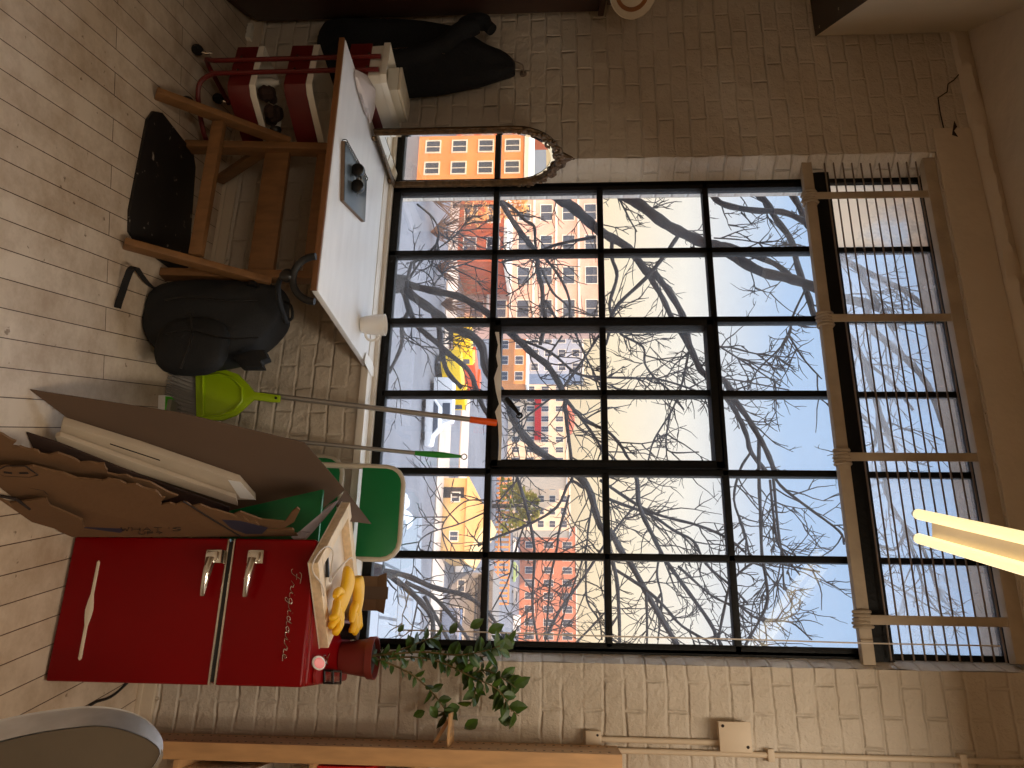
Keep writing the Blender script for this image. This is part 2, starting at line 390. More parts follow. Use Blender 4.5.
struct(rr_.build('trim_7', 'plaster', smooth=True), 'lumpy broken plaster ridge where wall meets ceiling', 'cornice')
# sill
b = MB().box((XL, WY - .02, ZS - .03), (XR, .05, ZS + .003)).box((XL, -.045, ZS), (XR, .05, ZS + .022))
struct(b.build('trim_4', 'white_trim', bevel=.004), 'white painted inner window sill', 'window sill')
# jamb liners
def rev(pts, name, label):
    n_ = 14; mb = MB()
    (ax, ay), (bx_, by_) = pts
    random.seed(len(name) + 5)
    rings = []
    for i in range(41):
        z = ZS + (ZT - ZS) * i / 40
        rings.append([V(ax + random.uniform(-.004, .004), ay, z), V((ax + bx_) / 2 + random.uniform(-.007, .007), (ay + by_) / 2, z), V(bx_, by_, z), V(bx_, .12, z), V(ax, .12, z)])
    mb.loops(rings)
    struct(mb.build(name, 'brick_daylit', smooth=True), label, 'window reveal')
rev(((XL, WY - .002), (-2.176, -.022)), 'trim_5', 'painted rough left reveal of the window, whitened as daylit')
rev(((XR, WY - .002), (.016, -.022)), 'trim_6', 'cream painted right reveal of the window')

# ------------------------------------------------------------------ window
cols = [-2.152 + .3573 * i for i in range(7)]
cols[-1] = -.008
rows = [.842, 1.340, 1.848, 2.357, 2.86]
win = thing('window_1', (-1.1, 0, ZS), 'tall black steel factory window with six columns of dirty panes', 'window'); win['kind'] = 'structure'
fr = MB(); bw = .0145
for i, x in enumerate(cols):
    w = bw if 0 < i < 6 else .019
    if i == 3:      # interrupted by the pivoting casement
        fr.box((x - w, -.02, rows[0]), (x + w, .03, rows[1])); fr.box((x - w, -.02, rows[3]), (x + w, .03, rows[4]))
    else:
        fr.box((x - w, -.02, rows[0] - .02), (x + w, .03, rows[4] + .02))
for j, z in enumerate(rows[:4]):
    w = bw if j else .02
    if j == 2:
        fr.box((cols[0], -.02, z - w), (cols[2], .03, z + w)); fr.box((cols[4], -.02, z - w), (cols[6], .03, z + w))
    else:
        fr.box((cols[0] - .02, -.02, z - w), (cols[6] + .02, .03, z + w))
fr.box((-2.19, -.02, ZS), (cols[0], .03, ZT)); fr.box((cols[6], -.02, ZS), (.03, .03, ZT))
fr.box((XL + .01, -.045, 2.855), (XR - .01, .04, 2.945))              # heavy transom
fr.box((XL + .01, -.03, 3.375), (XR - .01, .03, 3.42))
for x in cols[1:-1]: fr.box((x - .013, -.01, 2.94), (x + .013, .025, 3.38))
fr.build('window_frame', 'steel_black', win, bevel=.004)
MB().box((cols[0], .004, rows[0]), (cols[6], .008, 2.87)).build('glass', 'glass', win)
MB().box((cols[1], .004, 2.94), (cols[6], .008, 3.38)).build('frosted_glass', 'glass_frost', win, label='frosted vent panes above the transom')
MB().box((cols[0], .004, 2.94), (cols[1], .008, 3.38)).build('painted_pane', 'painted_pane', win, label='pane painted over in cream')
cs = MB(); t = .034
x0, x1, z0, z1 = cols[2] + .012, cols[4] - .012, rows[1] + .012, rows[3] - .012
cs.box((x0, -.055, z0), (x0 + t, .035, z1)).box((x1 - t, -.055, z0), (x1, .035, z1))
cs.box((x0, -.055, z0), (x1, .035, z0 + t)).box((x0, -.055, z1 - t), (x1, .035, z1))
cs.box((cols[3] - .014, -.03, z0), (cols[3] + .014, .03, z1)).box((x0, -.03, rows[2] - .014), (x1, .03, rows[2] + .014))
sash = cs.build('casement', 'steel_black', win, bevel=.004)
pts = [atY(x, y, -.075) for x, y in ((507, 399), (511, 404), (516, 410), (520, 416))]
lt = MB().tube(pts, [.014, .012, .009, .007], 8)
lt.tube(arc(atY(519.5, 415.5, -.08), .012, 0, 2 * pi, 12, (1, 0, 0), (0, 0, 1)), .004, 6)
lt.tube([pts[0], pts[0] + V(0, .03, 0)], .01, 8)
lt.build('latch_handle', 'black_plastic', sash, smooth=True)
pu = MB()
pl = [(495, 332), (498, 345), (496, 356), (498, 366), (494, 378), (496, 392), (499, 404), (495, 412), (498, 424), (499, 445), (498, 460), (501, 460), (502, 430), (501, 400), (501, 370), (500, 345), (499, 332)]
pu.prism([atY(x, y, -.058) for x, y in pl], (0, .004, 0))
pu.build('peeling_putty', 'white_trim', sash)

# ------------------------------------------------------------------ guard of rods over the vent panes
gd = thing('window_guard', (-1.1, -.08, 2.83), 'guard of thin steel rods tied over the upper vent panes', 'window guard')
MB().box((XL + .01, -.085, 2.808), (XR - .015, -.047, 2.856)).build('batten', 'batten', gd, bevel=.004)
MB().box((XL + .02, -.10, 3.365), (XR - .03, -.05, 3.425)).build('head_batten', 'batten', gd, bevel=.004)
for i in range(11):
    z = 2.918 + .0425 * i
    MB().tube([(XL + .012, -.075, z), (XR - .032, -.075, z)], .0037, 6).build('rod', 'rod', gd, smooth=True)
for y_ in (195, 318, 457, 620):
    p = atY(880, y_, -.088)
    MB().box((p.x - .018, -.094, 2.815), (p.x + .018, -.087, 3.40)).build('strap', 'batten', gd, bevel=.002)
    k = MB()
    for q in range(5):
        rr = .026 + .006 * random.random()
        k.tube([V(p.x - .03 + .014 * q, -.066, 2.832) + V(0, cos(a) * .029 * (.9 + .25 * random.random()), sin(a) * .031 * (.9 + .25 * random.random())) for a in [2 * pi * i / 10 for i in range(10)]], .007, 6, closed=True)
    k.build('cloth_tie', 'batten', gd, smooth=True)

# thin cord along the right jamb
cp = [atY(x, y, -.118) for x, y in ((400, 630), (480, 632), (600, 636), (730, 639), (860, 643), (1000, 646))]
tag(MB().tube(smooth_path(cp), .0028, 6).build('cord', 'cord_white', smooth=True), 'thin cord strung straight up along the right window jamb', 'cord')

# ================================================================== DRAFTING TABLE
dt = thing('drafting_table', (-1.72, -.5, 0), 'wooden drafting table with white painted top under the window', 'table')
ZD = .80
tp = MB().prism([(-2.275, -.885, ZD - .022), (-1.172, -.875, ZD - .022), (-1.168, WY - .025, ZD - .022), (-2.235, WY - .025, ZD - .022)], (0, 0, .022))
tp.build('tabletop', 'desk_white', dt, bevel=.003)
MB().prism([(-2.276, -.897, ZD - .024), (-1.171, -.887, ZD - .024), (-1.172, -.876, ZD - .024), (-2.275, -.886, ZD - .024)], (0, 0, .022)).build('front_edging', 'desk_wood', dt, bevel=.002)
for xs in (-2.07, -1.44):
    sg = 1 if xs < -1.7 else -1
    MB().beam((xs, -.50, .0), (xs, -.45, ZD - .023), .035, .06, (0, 1, 0)).build('post', 'leg_wood', dt, bevel=.003)
    f0 = V(xs - sg * .03, -.81, .012); f1 = V(xs - sg * .03, -.475, .45)
    MB().beam(f0, f1, .028, .055).build('front_brace', 'leg_wood', dt, bevel=.003)
    MB().beam(V(xs - sg * .03, -.20, .012), V(xs + sg * .0, -.46, .33), .026, .05).build('rear_brace', 'leg_wood', dt, bevel=.003)
    k = V(xs - sg * .055, -.515, .40)
    MB().lathe(k, [(.008, 0), (.022, .002), (.026, .012), (.022, .024)], 14, V(-sg, -.35, 0)).build('knob', 'black_plastic', dt, smooth=True)
MB().beam((-2.07, -.655, .215), (-1.44, -.655, .215), .035, .05).build('front_rail', 'leg_wood', dt, bevel=.003)
MB().beam((-2.07, -.455, .40), (-1.44, -.455, .40), .03, .11).build('wide_board', 'leg_wood', dt, bevel=.003)
MB().beam((-2.07, -.44, .60), (-1.44, -.44, .60), .028, .05).build('upper_rail', 'leg_wood', dt, bevel=.003)
MB().beam((-2.05, -.37, .33), (-1.44, -.37, .33), .03, .045).build('rear_rail', 'leg_wood', dt, bevel=.003)

# black speckled board on the floor below
mt_pts = [(-2.02, -.80), (-1.96, -.825), (-1.55, -.815), (-1.47, -.79), (-1.455, -.73), (-1.50, -.345), (-1.55, -.33), (-2.02, -.42), (-2.07, -.46), (-2.06, -.74)]
m_, nt_, b_ = nodes('black speckled board')
n_ = nt_.nodes.new('ShaderNodeTexNoise'); n_.inputs['Scale'].default_value = 22; n_.inputs['Detail'].default_value = 4
tc_ = nt_.nodes.new('ShaderNodeTexCoord'); nt_.links.new(tc_.outputs['Object'], n_.inputs['Vector'])
r_ = nt_.nodes.new('ShaderNodeValToRGB'); r_.color_ramp.elements[0].position = .67; r_.color_ramp.elements[1].position = .72
r_.color_ramp.elements[0].color = rgb(24, 21, 19); r_.color_ramp.elements[1].color = rgb(150, 140, 130)
nt_.links.new(n_.outputs['Fac'], r_.inputs['Fac']); nt_.links.new(r_.outputs[0], b_.inputs['Base Color']); b_.inputs['Roughness'].default_value = .55
M['speck'] = m_
tag(MB().prism([(x, y, 0.001) for x, y in mt_pts], (0, 0, .012)).build('floor_mat', 'speck', bevel=.003), 'black paint-flecked mat lying on the floor under the drafting table', 'mat')

# --- things on the table
sk = thing('sketchbook', (-1.75, -.62, ZD), 'grey spiral sketchbook lying shut on the white tabletop', 'sketchbook')
q = [atZ(x, y, ZD) for x, y in ((340, 201), (341, 141), (363, 180), (361, 222))]
A, Bq, Cq, Dq = q
MB().prism([p + V(0, 0, .001) for p in q], (0, 0, .014)).build('pages', 'kraft', sk)
MB().prism([p + V(0, 0, .015) for p in q], (0, 0, .003)).build('cover', 'sketch_cover', sk, bevel=.001)
sp = MB(); e = (Cq - Bq); nrm = V(-e.y, e.x, 0).normalized()
for i in range(16):
    c = Bq + e * ((i + .5) / 16) + V(0, 0, .011)
    sp.tube(arc(c, .0125, 0, 2 * pi, 10, nrm, (0, 0, 1))[:-1], .0018, 5, closed=True)
sp.build('spiral', 'black_plastic', sk, smooth=True)
c0 = (A + Bq + Cq + Dq) / 4 + V(.0, -.055, .018)
sg_ = thing('sunglasses', c0, 'folded black sunglasses resting on the grey sketchbook', 'sunglasses')
d1 = (A - Bq).normalized(); d2 = V(-d1.y, d1.x, 0)
for s_ in (-1, 1):
    c = c0 + d1 * .033 * s_ + V(0, 0, .022)
    MB().lathe(c - d2 * .018, [(.02, 0), (.026, .003), (.028, .012), (.026, .03), (.022, .034)], 18, d2).build('lens', 'black_plastic', sg_, smooth=True)
fm = MB().tube([c0 - d1 * .012 + V(0, 0, .03), c0 + V(0, 0, .034), c0 + d1 * .012 + V(0, 0, .03)], .004, 6)
for s_ in (-1, 1):
    fm.tube([c0 + d1 * .06 * s_ + V(0, 0, .022), c0 + d1 * .062 * s_ + d2 * .03 + V(0, 0, .012), c0 - d1 * .04 * s_ + d2 * (.045 + .008 * s_) + V(0, 0, .004 + .003 * (s_ + 1))], .003, 6)
fm.build('temple_frame', 'chrome', sg_, smooth=True)

mg = thing('mug', (-1.30, -.20, ZD), 'white ceramic mug at the back right edge of the table', 'mug')
mc = atZ(361, 325, ZD); mc.z = ZD
mg.location = mc
MB().lathe(mc, [(.024, .001), (.034, .003), (.040, .03), (.045, .07), (.047, .105), (.0435, .105), (.041, .07), (.035, .03), (.02, .012)], 28).build('cup', 'mug', mg, smooth=True)
hd = V(.97, .1, 0)
MB().tube(arc(mc + hd * .042 + V(0, 0, .052), .030, -pi / 2 - .1, pi / 2 + .1, 12, hd, (0, 0, 1)), .0055, 8).build('handle', 'mug', mg, smooth=True)

pb = MB(); random.seed(3)
ctr = [atZ(x, y, ZD) for x, y in ((354, 74), (358, 84), (361, 94), (365, 106), (368, 120))]
rings = []
for i, c in enumerate(ctr):
    w = [.02, .05, .055, .04, .015][i]
    ring = []
    for j in range(14):
        a = 2 * pi * j / 14
        rr = w * (.55 + .8 * random.random())
        ring.append(V(c.x + cos(a) * rr, c.y + sin(a) * rr * .5, ZD + .004 + max(0, sin(a) * .9 + .5) * w * .6 * (.7 + .6 * random.random())))
    rings.append(ring)
pb.loops(rings)
tag(pb.build('plastic_wrap', 'plastic_clear', smooth=True), 'crumpled clear plastic wrap lying on the far left of the tabletop', 'plastic wrap')

# bag hook gripping the table corner
hk = thing('bag_hook', (-1.2, -.84, .70), 'black curved bag hook gripping the front right table corner', 'hook')
HC = V(-1.185, -.885, .715)
MB().tube(arc(V(-1.20, -.915, .80), .08, pi, 2 * pi, 16, V(.97, .24, 0), (0, 0, 1)), .013, 10).build('hoop', 'black_rubber', hk, smooth=True)
MB().sphere((-1.212, -.918, .70), .026, 14, (1.0, .7, 1.1)).build('swivel', 'black_plastic', hk, smooth=True)
MB().tube(smooth_path([(-1.212, -.918, .685), (-1.215, -.84, .64), (-1.20, -.72, .605), (-1.185, -.58, .585)]), .010, 8).build('strap', 'black_cloth', hk, smooth=True)

# ================================================================== MIRROR
MXp = -2.17
mr = thing('mirror', (MXp, -.24, ZD), 'arched mirror in ornate antique gilt frame standing against the left window reveal', 'mirror')
def mp(y, z, dx=0): return V(MXp + dx, y, z)
y0, y1, zb_, zsp = -.445, -.035, ZD + .028, 1.44
yc, rad = (y0 + y1) / 2, (y1 - y0) / 2
outl = [(y0, zb_), (y1, zb_), (y1, zsp)] + [(yc + rad * cos(a), zsp + rad * 1.0 * sin(a)) for a in [pi * i / 18 for i in range(1, 18)]] + [(y0, zsp)]
MB().prism([mp(y, z, -.012) for y, z in outl], (.008, 0, 0)).build('backing', 'cabinet', mr)
g1 = [(y0 + .035, zb_ + .035), (y1 - .035, zb_ + .035), (y1 - .035, zsp)] + [(yc + (rad - .035) * cos(a), zsp + (rad - .035) * sin(a)) for a in [pi * i / 18 for i in range(1, 18)]] + [(y0 + .035, zsp)]
MB().prism([mp(y, z, -.004) for y, z in outl], (.003, 0, 0)).build('glass', 'mirror', mr)
# bevelled border strip of the glass
bv = MB(); n_o = len(g1)
g0 = [(y0 + .012, zb_ + .012), (y1 - .012, zb_ + .012), (y1 - .012, zsp)] + [(yc + (rad - .012) * cos(a), zsp + (rad - .012) * sin(a)) for a in [pi * i / 18 for i in range(1, 18)]] + [(y0 + .012, zsp)]
bv.loops([[mp(y, z, -.0005) for y, z in g0], [mp(y, z, .0015) for y, z in g1]], cap=False)
bv.build('bevel', 'mirror_bevel', mr)
path = [mp(y, z, .004) for y, z in outl]
fm = MB().tube(path, .013, 8, closed=True)
fm.tube([mp(yc + (y - yc) * 1.05, zb_ + (z - zb_) * 1.012 - .002, -.002) for y, z in outl], .009, 6, closed=True)
fmo = fm.build('frame', 'gilt', mr, smooth=True)
orn = MB(); random.seed(11)
def scroll(c, r, turns, flip, tt=.006):
    P = []
    for i in range(22):
        t_ = i / 21; a = flip * turns * 2 * pi * t_; rr = r * (1 - .8 * t_)
        P.append(mp(c[0] + rr * cos(a), c[1] + rr * sin(a), .014))
    orn.tube(P, [tt * (1.1 - .6 * i / 21) for i in range(22)], 6)
top = zsp + rad
for s_ in (-1, 1):
    scroll((yc + s_ * .032, top + .004), .030, 1.2, s_, .008)
    scroll((yc + s_ * .075, top - .01), .026, 1.1, -s_, .007)
    scroll((yc + s_ * .115, top - .038), .024, 1.2, s_, .006)
    for i in range(14):
        a = pi / 2 - s_ * (.15 + i * .105)
        rr = rad + .006 + .010 * math.sin(i * 1.9)
        orn.sphere(mp(yc + rr * cos(a), zsp + rr * sin(a), .012), .013, 8, (.7, 1, 1))
    for i in range(7):
        orn.sphere(mp(yc + s_ * (rad + .003), zsp - .03 - .045 * i - .01 * random.random(), .012), .009, 8, (.7, .7, 1.8))
for i in range(6):
    orn.sphere(mp(yc + .012 * (i % 2 * 2 - 1) * (1 - i / 6), top + .015 + .011 * i, .012), .017 - .0022 * i, 8, (.6, 1, 1.2))
orn.tube([mp(yc - .04, top + .0, .008), mp(yc, top + .06, .008), mp(yc + .04, top, .008)], [.014, .010, .014], 6)
orn.build('crest', 'gilt', mr, smooth=True)
for yy in (y0 + .04, y1 - .04):
    MB().sphere(mp(yy, ZD + .013, .004), .013, 8, (1, 1.4, .95)).build('foot', 'gilt', mr, smooth=True)

# paper scrap on the sill
scp = [atZ(x, y, ZS + .006) for x, y in ((366, 352), (372, 362), (377, 378), (371, 376), (364, 362))]
tag(MB().prism(scp, (0, 0, .002)).build('paper_scrap', 'paper'), 'curled white paper scrap on the sill right of the table', 'paper')

# ================================================================== RED CART
ca = thing('trolley', (-2.38, -.5, 0), 'red three-tier tube trolley with white trays left of the table', 'trolley')
CR = Matrix.Rotation(radians(-8), 3, 'Z'); CO = V(-2.365, -.645, 0)
def cw(x, y, z): return CR @ V(x, y, 0) + CO + V(0, 0, z)
plan = [(-.135, 0), (.105, 0), (.135, .03), (.225, .30), (-.135, .30)]
plan3 = [(-.135, 0), (.06, 0), (.08, .03), (.045, .33), (-.135, .33)]
def cplan(k=0.0, z=0.0):
    cx_, cy_ = .02, .15
    return [cw(cx_ + (x - cx_) * (1 - k), cy_ + (y - cy_) * (1 - k), z) for x, y in (plan3 if z > .70 else plan)]
for zt in (.222, .470, .785):
    zb2 = zt - (.05 if zt > .75 else 0)
    bd = MB(); o_, i_ = cplan(0, zb2), cplan(.035, zb2); o2, i2 = cplan(0, zb2 + .095), cplan(.035, zb2 + .095)
    n = len(plan)
    bd.add(o_ + o2 + i_ + i2, [(i, (i + 1) % n, n + (i + 1) % n, n + i) for i in range(n)] + [(2 * n + i, 3 * n + i, 3 * n + (i + 1) % n, 2 * n + (i + 1) % n) for i in range(n)]
           + [(n + i, n + (i + 1) % n, 3 * n + (i + 1) % n, 3 * n + i) for i in range(n)] + [(i, 2 * n + i, 2 * n + (i + 1) % n, (i + 1) % n) for i in range(n)])
    bd.build('band', 'cart_red', ca, bevel=.002)
    tr = MB(); a0, a1, a2, a3 = cplan(.06, zt + .03), cplan(-.01, zt + .125), cplan(.03, zt + .125), cplan(.09, zt + .045)
    tr.loops([a0, cplan(.05, zt + .06), cplan(.045, zt + .096), cplan(-.01, zt + .097), a1, a2, a3])
    tr.build('tray', 'tray_white', ca, bevel=.002)
for s_ in (0, 1):
    xq = -.035 + .08 * s_
    MB().tube(smooth_path([cw(xq, -.014, .88), cw(xq, -.014, .6), cw(xq, -.014, .22), cw(xq + (.0 if not s_ else .01), -.014, .14), cw(xq + (-.04 if not s_ else .06), .02, .085), cw(xq + (-.06 if not s_ else .17), .16, .075), cw(xq + (-.06 if not s_ else .19), .28, .08)], 5), .0105, 8).build('tube', 'cart_red', ca, smooth=True)
    for zt in (.269, .517, .832):
        MB().lathe(cw(xq, -.026, zt), [(.005, 0), (.006, .004), (.0, .005)], 10, CR @ V(0, -1, 0)).build('bolt', 'chrome', ca, smooth=True)
for cx_, cy_ in ((-.15, .02), (.13, .06), (-.12, .27), (.19, .27)):
    wc = cw(cx_, cy_, .026)
    cs_ = MB().lathe(wc - CR @ V(.011, 0, 0), [(.008, 0), (.024, .001), (.026, .006), (.026, .016), (.024, .021), (.008, .022)], 18, CR @ V(1, 0, 0)).build('caster', 'black_rubber', ca, smooth=True)
    MB().tube([wc + V(0, 0, .0), wc + V(.012, .012, .035), cw(cx_, cy_ + .02, .085)], .006, 8).build('caster_stem', 'chrome', cs_, smooth=True)
# clutter in the trays
sp_ = MB(); random.seed(5)
P = cw(.06, .16, .28)
for i in range(9):
    a = random.random() * 6.28; rr = .02 + .02 * random.random()
    sp_.sphere(P + V(cos(a) * .05, sin(a) * .06, .055 + .03 * random.random()), rr, 8, (1, 1, .8))
tag(sp_.build('rag', 'cardboard_dark', smooth=True), 'dark crumpled rag in the lowest tray of the red trolley', 'rag')
tag(MB().lathe(cw(-.02, .1, .27), [(.02, 0), (.022, .01), (.022, .10), (.012, .115), (.012, .13), (.0, .131)], 16).build('bottle', 'tray_white', smooth=True), 'small white bottle in the lowest tray of the red trolley', 'bottle')
tag(MB().lathe(cw(.06, .14, .52), [(.035, 0), (.04, .01), (.04, .09), (.036, .095), (.0, .096)], 16).build('jar', 'clearglass', smooth=True), 'clear jar in the middle tray of the red trolley', 'jar')
tb = thing('storage_box', cw(.0, .16, .883), 'shallow cream box on the top tray of the red trolley', 'box')
pt0 = [cw(x, y, .884) for x, y in ((-.10, .10), (.03, .11), (.02, .31), (-.10, .31))]
MB().prism(pt0, (0, 0, .05)).build('base', 'tray_white', tb, bevel=.004)
MB().prism([p + V(0, 0, .051) for p in pt0], (0, 0, .012)).build('lid', 'cream', tb, bevel=.003)

# ================================================================== LEFT WALL THINGS
dl = V(.47, -.88, 0).normalized(); dn = V(-.88, -.47, 0).normalized()
c0 = V(-3.12, -.15, 0)
cb = thing('wardrobe', c0 + dl * .6 + dn * .25, 'tall dark brown wooden wardrobe at the left edge', 'wardrobe')
def cpt(a, d, z): return c0 + dl * a + dn * d + V(0, 0, z)
MB().prism([cpt(.0, 0, .05), cpt(1.5, 0, .05), cpt(1.5, .42, .05), cpt(.0, .42, .05)], (0, 0, 1.80)).build('body', 'cabinet', cb, bevel=.005)
MB().prism([cpt(.02, .02, 0), cpt(1.48, .02, 0), cpt(1.48, .40, 0), cpt(.02, .40, 0)], (0, 0, .05)).build('plinth', 'cabinet', cb)
MB().prism([cpt(-.015, -.02, 1.85), cpt(1.52, -.02, 1.85), cpt(1.52, .43, 1.85), cpt(-.015, .43, 1.85)], (0, 0, .03)).build('top_board', 'cabinet', cb, bevel=.006)
for k in (0, 1):
    d_ = MB().prism([cpt(.04 + .73 * k, -.012, .12), cpt(.73 + .73 * k, -.012, .12), cpt(.73 + .73 * k, 0, .12), cpt(.04 + .73 * k, 0, .12)], (0, 0, 1.68)).build('door', 'cabinet', cb, bevel=.004)
    MB().sphere(cpt(.70 if k == 0 else .80, -.028, .95), .016, 10).build('knob', 'gilt', d_, smooth=True)
# plate and strip on top of wardrobe
pp = atY(633, -2, -.36)
n_pl = (CAM - pp).normalized()
plt = thing('decorative_plate', pp, 'white scalloped plate with brown ring above the dark wardrobe', 'plate')
axp = V(.55, -.55, -.62).normalized()
pr_ = [(.0, .012), (.075, .010), (.085, .006), (.115, .0), (.118, .004), (.088, .014), (.0, .018)]
pz = V(-2.975, -.41, 1.993)
plt.location = V(-2.975, -.41, 1.88)
axp = V(.72, -.62, .30).normalized()
MB().lathe(pz, [(.05, 0), (.085, .006), (.118, .022), (.121, .025), (.117, .028), (.086, .014), (.0, .010)], 40, axp).build('rim', 'plate', plt, smooth=True)
MB().lathe(pz + axp * .013, [(.086, .0), (.088, .003), (.070, .004), (.068, .0)], 40, axp, cap=False).build('ring', 'plate_brown', plt, smooth=True)
MB().prism([V(-3.045, -.47, 1.88), V(-2.935, -.41, 1.88), V(-2.975, -.33, 1.88), V(-3.075, -.38, 1.88)], (0, 0, .022)).build('stand', 'cabinet', plt)
# jacket
jk = thing('jacket', (-2.75, -.2, 1.45), 'black jacket hanging on the brick wall left of the mirror', 'jacket')
prof = [(318, 22, 100), (330, 20, 100), (352, 20, 101), (376, 20, 102), (398, 21, 99), (420, 23, 97), (440, 26, 94), (458, 30, 91), (474, 40, 87), (488, 46, 84), (500, 50, 80), (509, 58, 76), (515, 66, 73)]
rings = []
for i, (x, ya, yb) in enumerate(prof):
    n = 28; ring = []
    a_, b2 = atY(x, ya, -.2), atY(x, yb, -.2)
    c = (a_ + b2) / 2; w = (b2 - a_).length / 2; th = .085 if i < 9 else .06 - .008 * (i - 9)
    for j in range(n):
        a = 2 * pi * j / n
        fold = 1 + .10 * sin(5 * a + i * .5) + .05 * sin(9 * a - i * .9)
        ring.append(V(c.x + cos(a) * w * (1 + .03 * sin(i * 2.2 + a * 3)), min(-.128, -.2 + sin(a) * th * fold), c.z + .012 * sin(4 * a + i)))
    rings.append(ring)
MB().loops(rings).build('body', 'jacket', jk, smooth=True, sub=1)
sl = [atY(x, y, -.27) for x, y in ((478, 26), (462, 32), (440, 50), (400, 62), (360, 66), (326, 70))]
MB().tube(smooth_path(sl), [.035 + .02 * min(1, i / 5) for i in range(21)], 14).build('sleeve', 'jacket', jk, smooth=True)
sl = [atY(x, y, -.25) for x, y in ((492, 30), (482, 22), (468, 24), (455, 34))]
MB().tube(smooth_path(sl), [.03] * 3 + [.042] * 7 + [.035] * 3, 14).build('hood', 'jacket', jk, smooth=True)
zp = [atY(x, y, -.295) for x, y in ((332, 58), (380, 50), (420, 48), (445, 54))]
MB().tube(smooth_path(zp), .003, 6).build('zip', 'chrome', jk, smooth=True)
hkp = atY(517, 69, -.15)
whk = MB().tube(smooth_path([hkp + V(0, .035, .03), hkp + V(0, -.02, .03), hkp + V(0, -.05, 0.0), hkp + V(0, -.045, -.03)]), .004, 6)
whk.lathe(hkp + V(0, .037, .03), [(.018, 0), (.018, .004), (.0, .005)], 14, (0, -1, 0))
tag(whk.build('wall_hook', 'rod', smooth=True), 'small metal wall hook holding the black jacket', 'hook')
# outlet box low on the wall
ob = atY(246, 33, WY - .03)
bx = thing('power_strip', ob, 'small white socket box low on the wall beside the dark wardrobe', 'socket')
bx.location = V(ob.x, WY, ob.z)
bxp = MB().box((ob.x - .05, WY - .001, ob.z - .035), (ob.x + .05, WY - .05, ob.z + .035)).build('housing', 'tray_white', bx, bevel=.004)
for k in (-1, 1):
    MB().box((ob.x - .012 + .022 * k, WY - .0505, ob.z - .008), (ob.x - .004 + .022 * k, WY - .053, ob.z + .012)).build('slot', 'black_plastic', bx)

# duct high on the left
dd = V(.525, -.85, 0); dw = V(-.85, -.525, 0)
d0 = V(-2.954, WY - .005, 2.942)
du = thing('air_duct', d0, 'sheet metal air duct box hanging under the ceiling at upper left', 'duct')
def dp(a, w, z): return d0 + dd * a + dw * w + V(0, 0, z)
wcorner = d0 + V(-.8, 0, 0)
foot = [d0, dp(1.5, 0, 0), dp(1.5, .75, 0), V(-4.1, -.5, 2.942), V(-4.1, WY - .005, 2.942)]
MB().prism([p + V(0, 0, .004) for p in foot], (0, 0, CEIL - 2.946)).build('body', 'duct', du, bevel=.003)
MB().prism(foot, (0, 0, .004)).build('underside', 'duct_dark', du)  # underside coloured darker than the duct body
for i in range(5):
    p = dp(.06 + .26 * i, .03 + .02 * (i % 2), -.0)
    MB().sphere(p, .007, 8, (1, 1, .5)).build('rivet', 'chrome', du, smooth=True)

# ================================================================== BACKPACK
bp = thing('backpack', (-1.1, -.5, 0), 'black nylon backpack standing on the floor against the table leg', 'backpack')
random.seed(2)
rings = []
outl = [(148, 303, 322), (153, 292, 342), (162, 286, 352), (176, 284, 362), (190, 283, 370), (205, 283, 371), (222, 283, 369), (240, 284, 366), (254, 285, 362), (266, 286, 352), (276, 288, 345), (284, 292, 332), (288, 300, 320)]
for i, (x, ya, yb) in enumerate(outl):
    Yd = -.52 + .14 * i / 12
    a_, b2 = atY(x, ya, Yd), atY(x, yb, Yd); c = (a_ + b2) / 2; w = (b2 - a_).length / 2
    th = .13 * sin(pi * (i + 1.2) / 14.4) ** .5 + .0
    ring = []
    for j in range(26):
        a = 2 * pi * j / 26; f = lambda t: math.copysign(abs(t) ** .75, t)
        k = 1 + .05 * sin(6 * a + i * 1.1) + .03 * sin(11 * a + 2 * i)
        ring.append(V(c.x + f(cos(a)) * w * .97, Yd + .0 + f(sin(a)) * th * k, max(.004, c.z + .008 * sin(3 * a + i))))
    rings.append(ring)
zmin = min(min(v.z for v in r) for r in rings)
for r in rings:
    for v in r: v.z = (v.z - zmin) * .99 + .003
MB().loops(rings).build('body', 'black_cloth', bp, smooth=True, sub=1)
pk = MB(); c = V(-1.09, -.565, .215)
pk.sphere(c, .15, 20, (.80, .36, .95), .7)
pk.build('front_pocket', 'black_cloth', bp, smooth=True)
MB().tube(smooth_path([(-1.19, -.668, .24), (-1.08, -.672, .262), (-.96, -.668, .24)]), .004, 6).build('zip', 'black_plastic', bp, smooth=True)
fq = [atY(x, y, -.52) for x, y in ((232, 356), (250, 350), (264, 349), (268, 358), (260, 361), (263, 367), (240, 367))]
MB().prism(fq, (0, .05, 0)).build('side_flap', 'black_cloth', bp, bevel=.008)
for k_, (ya, yb) in enumerate(((296, 300), (330, 338))):
    sm = [atY(165, ya + 4, -.672), atY(190, ya, -.685), atY(225, yb, -.665), atY(258, yb, -.60)]
    MB().tube(smooth_path(sm), .0035, 6).build('seam', 'black_plastic', bp, smooth=True)
MB().tube(smooth_path([atY(285, 302, -.40), atY(291, 306, -.42), atY(292, 318, -.42), atY(284, 322, -.40)]), .006, 8).build('handle', 'black_cloth', bp, smooth=True)
st_ = [atZ(x, y, .012) for x, y in ((156, 288), (146, 283), (134, 272), (127, 266), (122, 268), (121, 276), (119, 292), (116, 306))]
sb = MB()
ps = smooth_path(st_, 4)
for i in range(len(ps) - 1):
    d_ = (ps[i + 1] - ps[i]).normalized()
    zz = .004 + .03 * max(0, sin(i / (len(ps) - 1) * pi)) ** 2
    ps[i].z = zz
ps[-1].z = .004
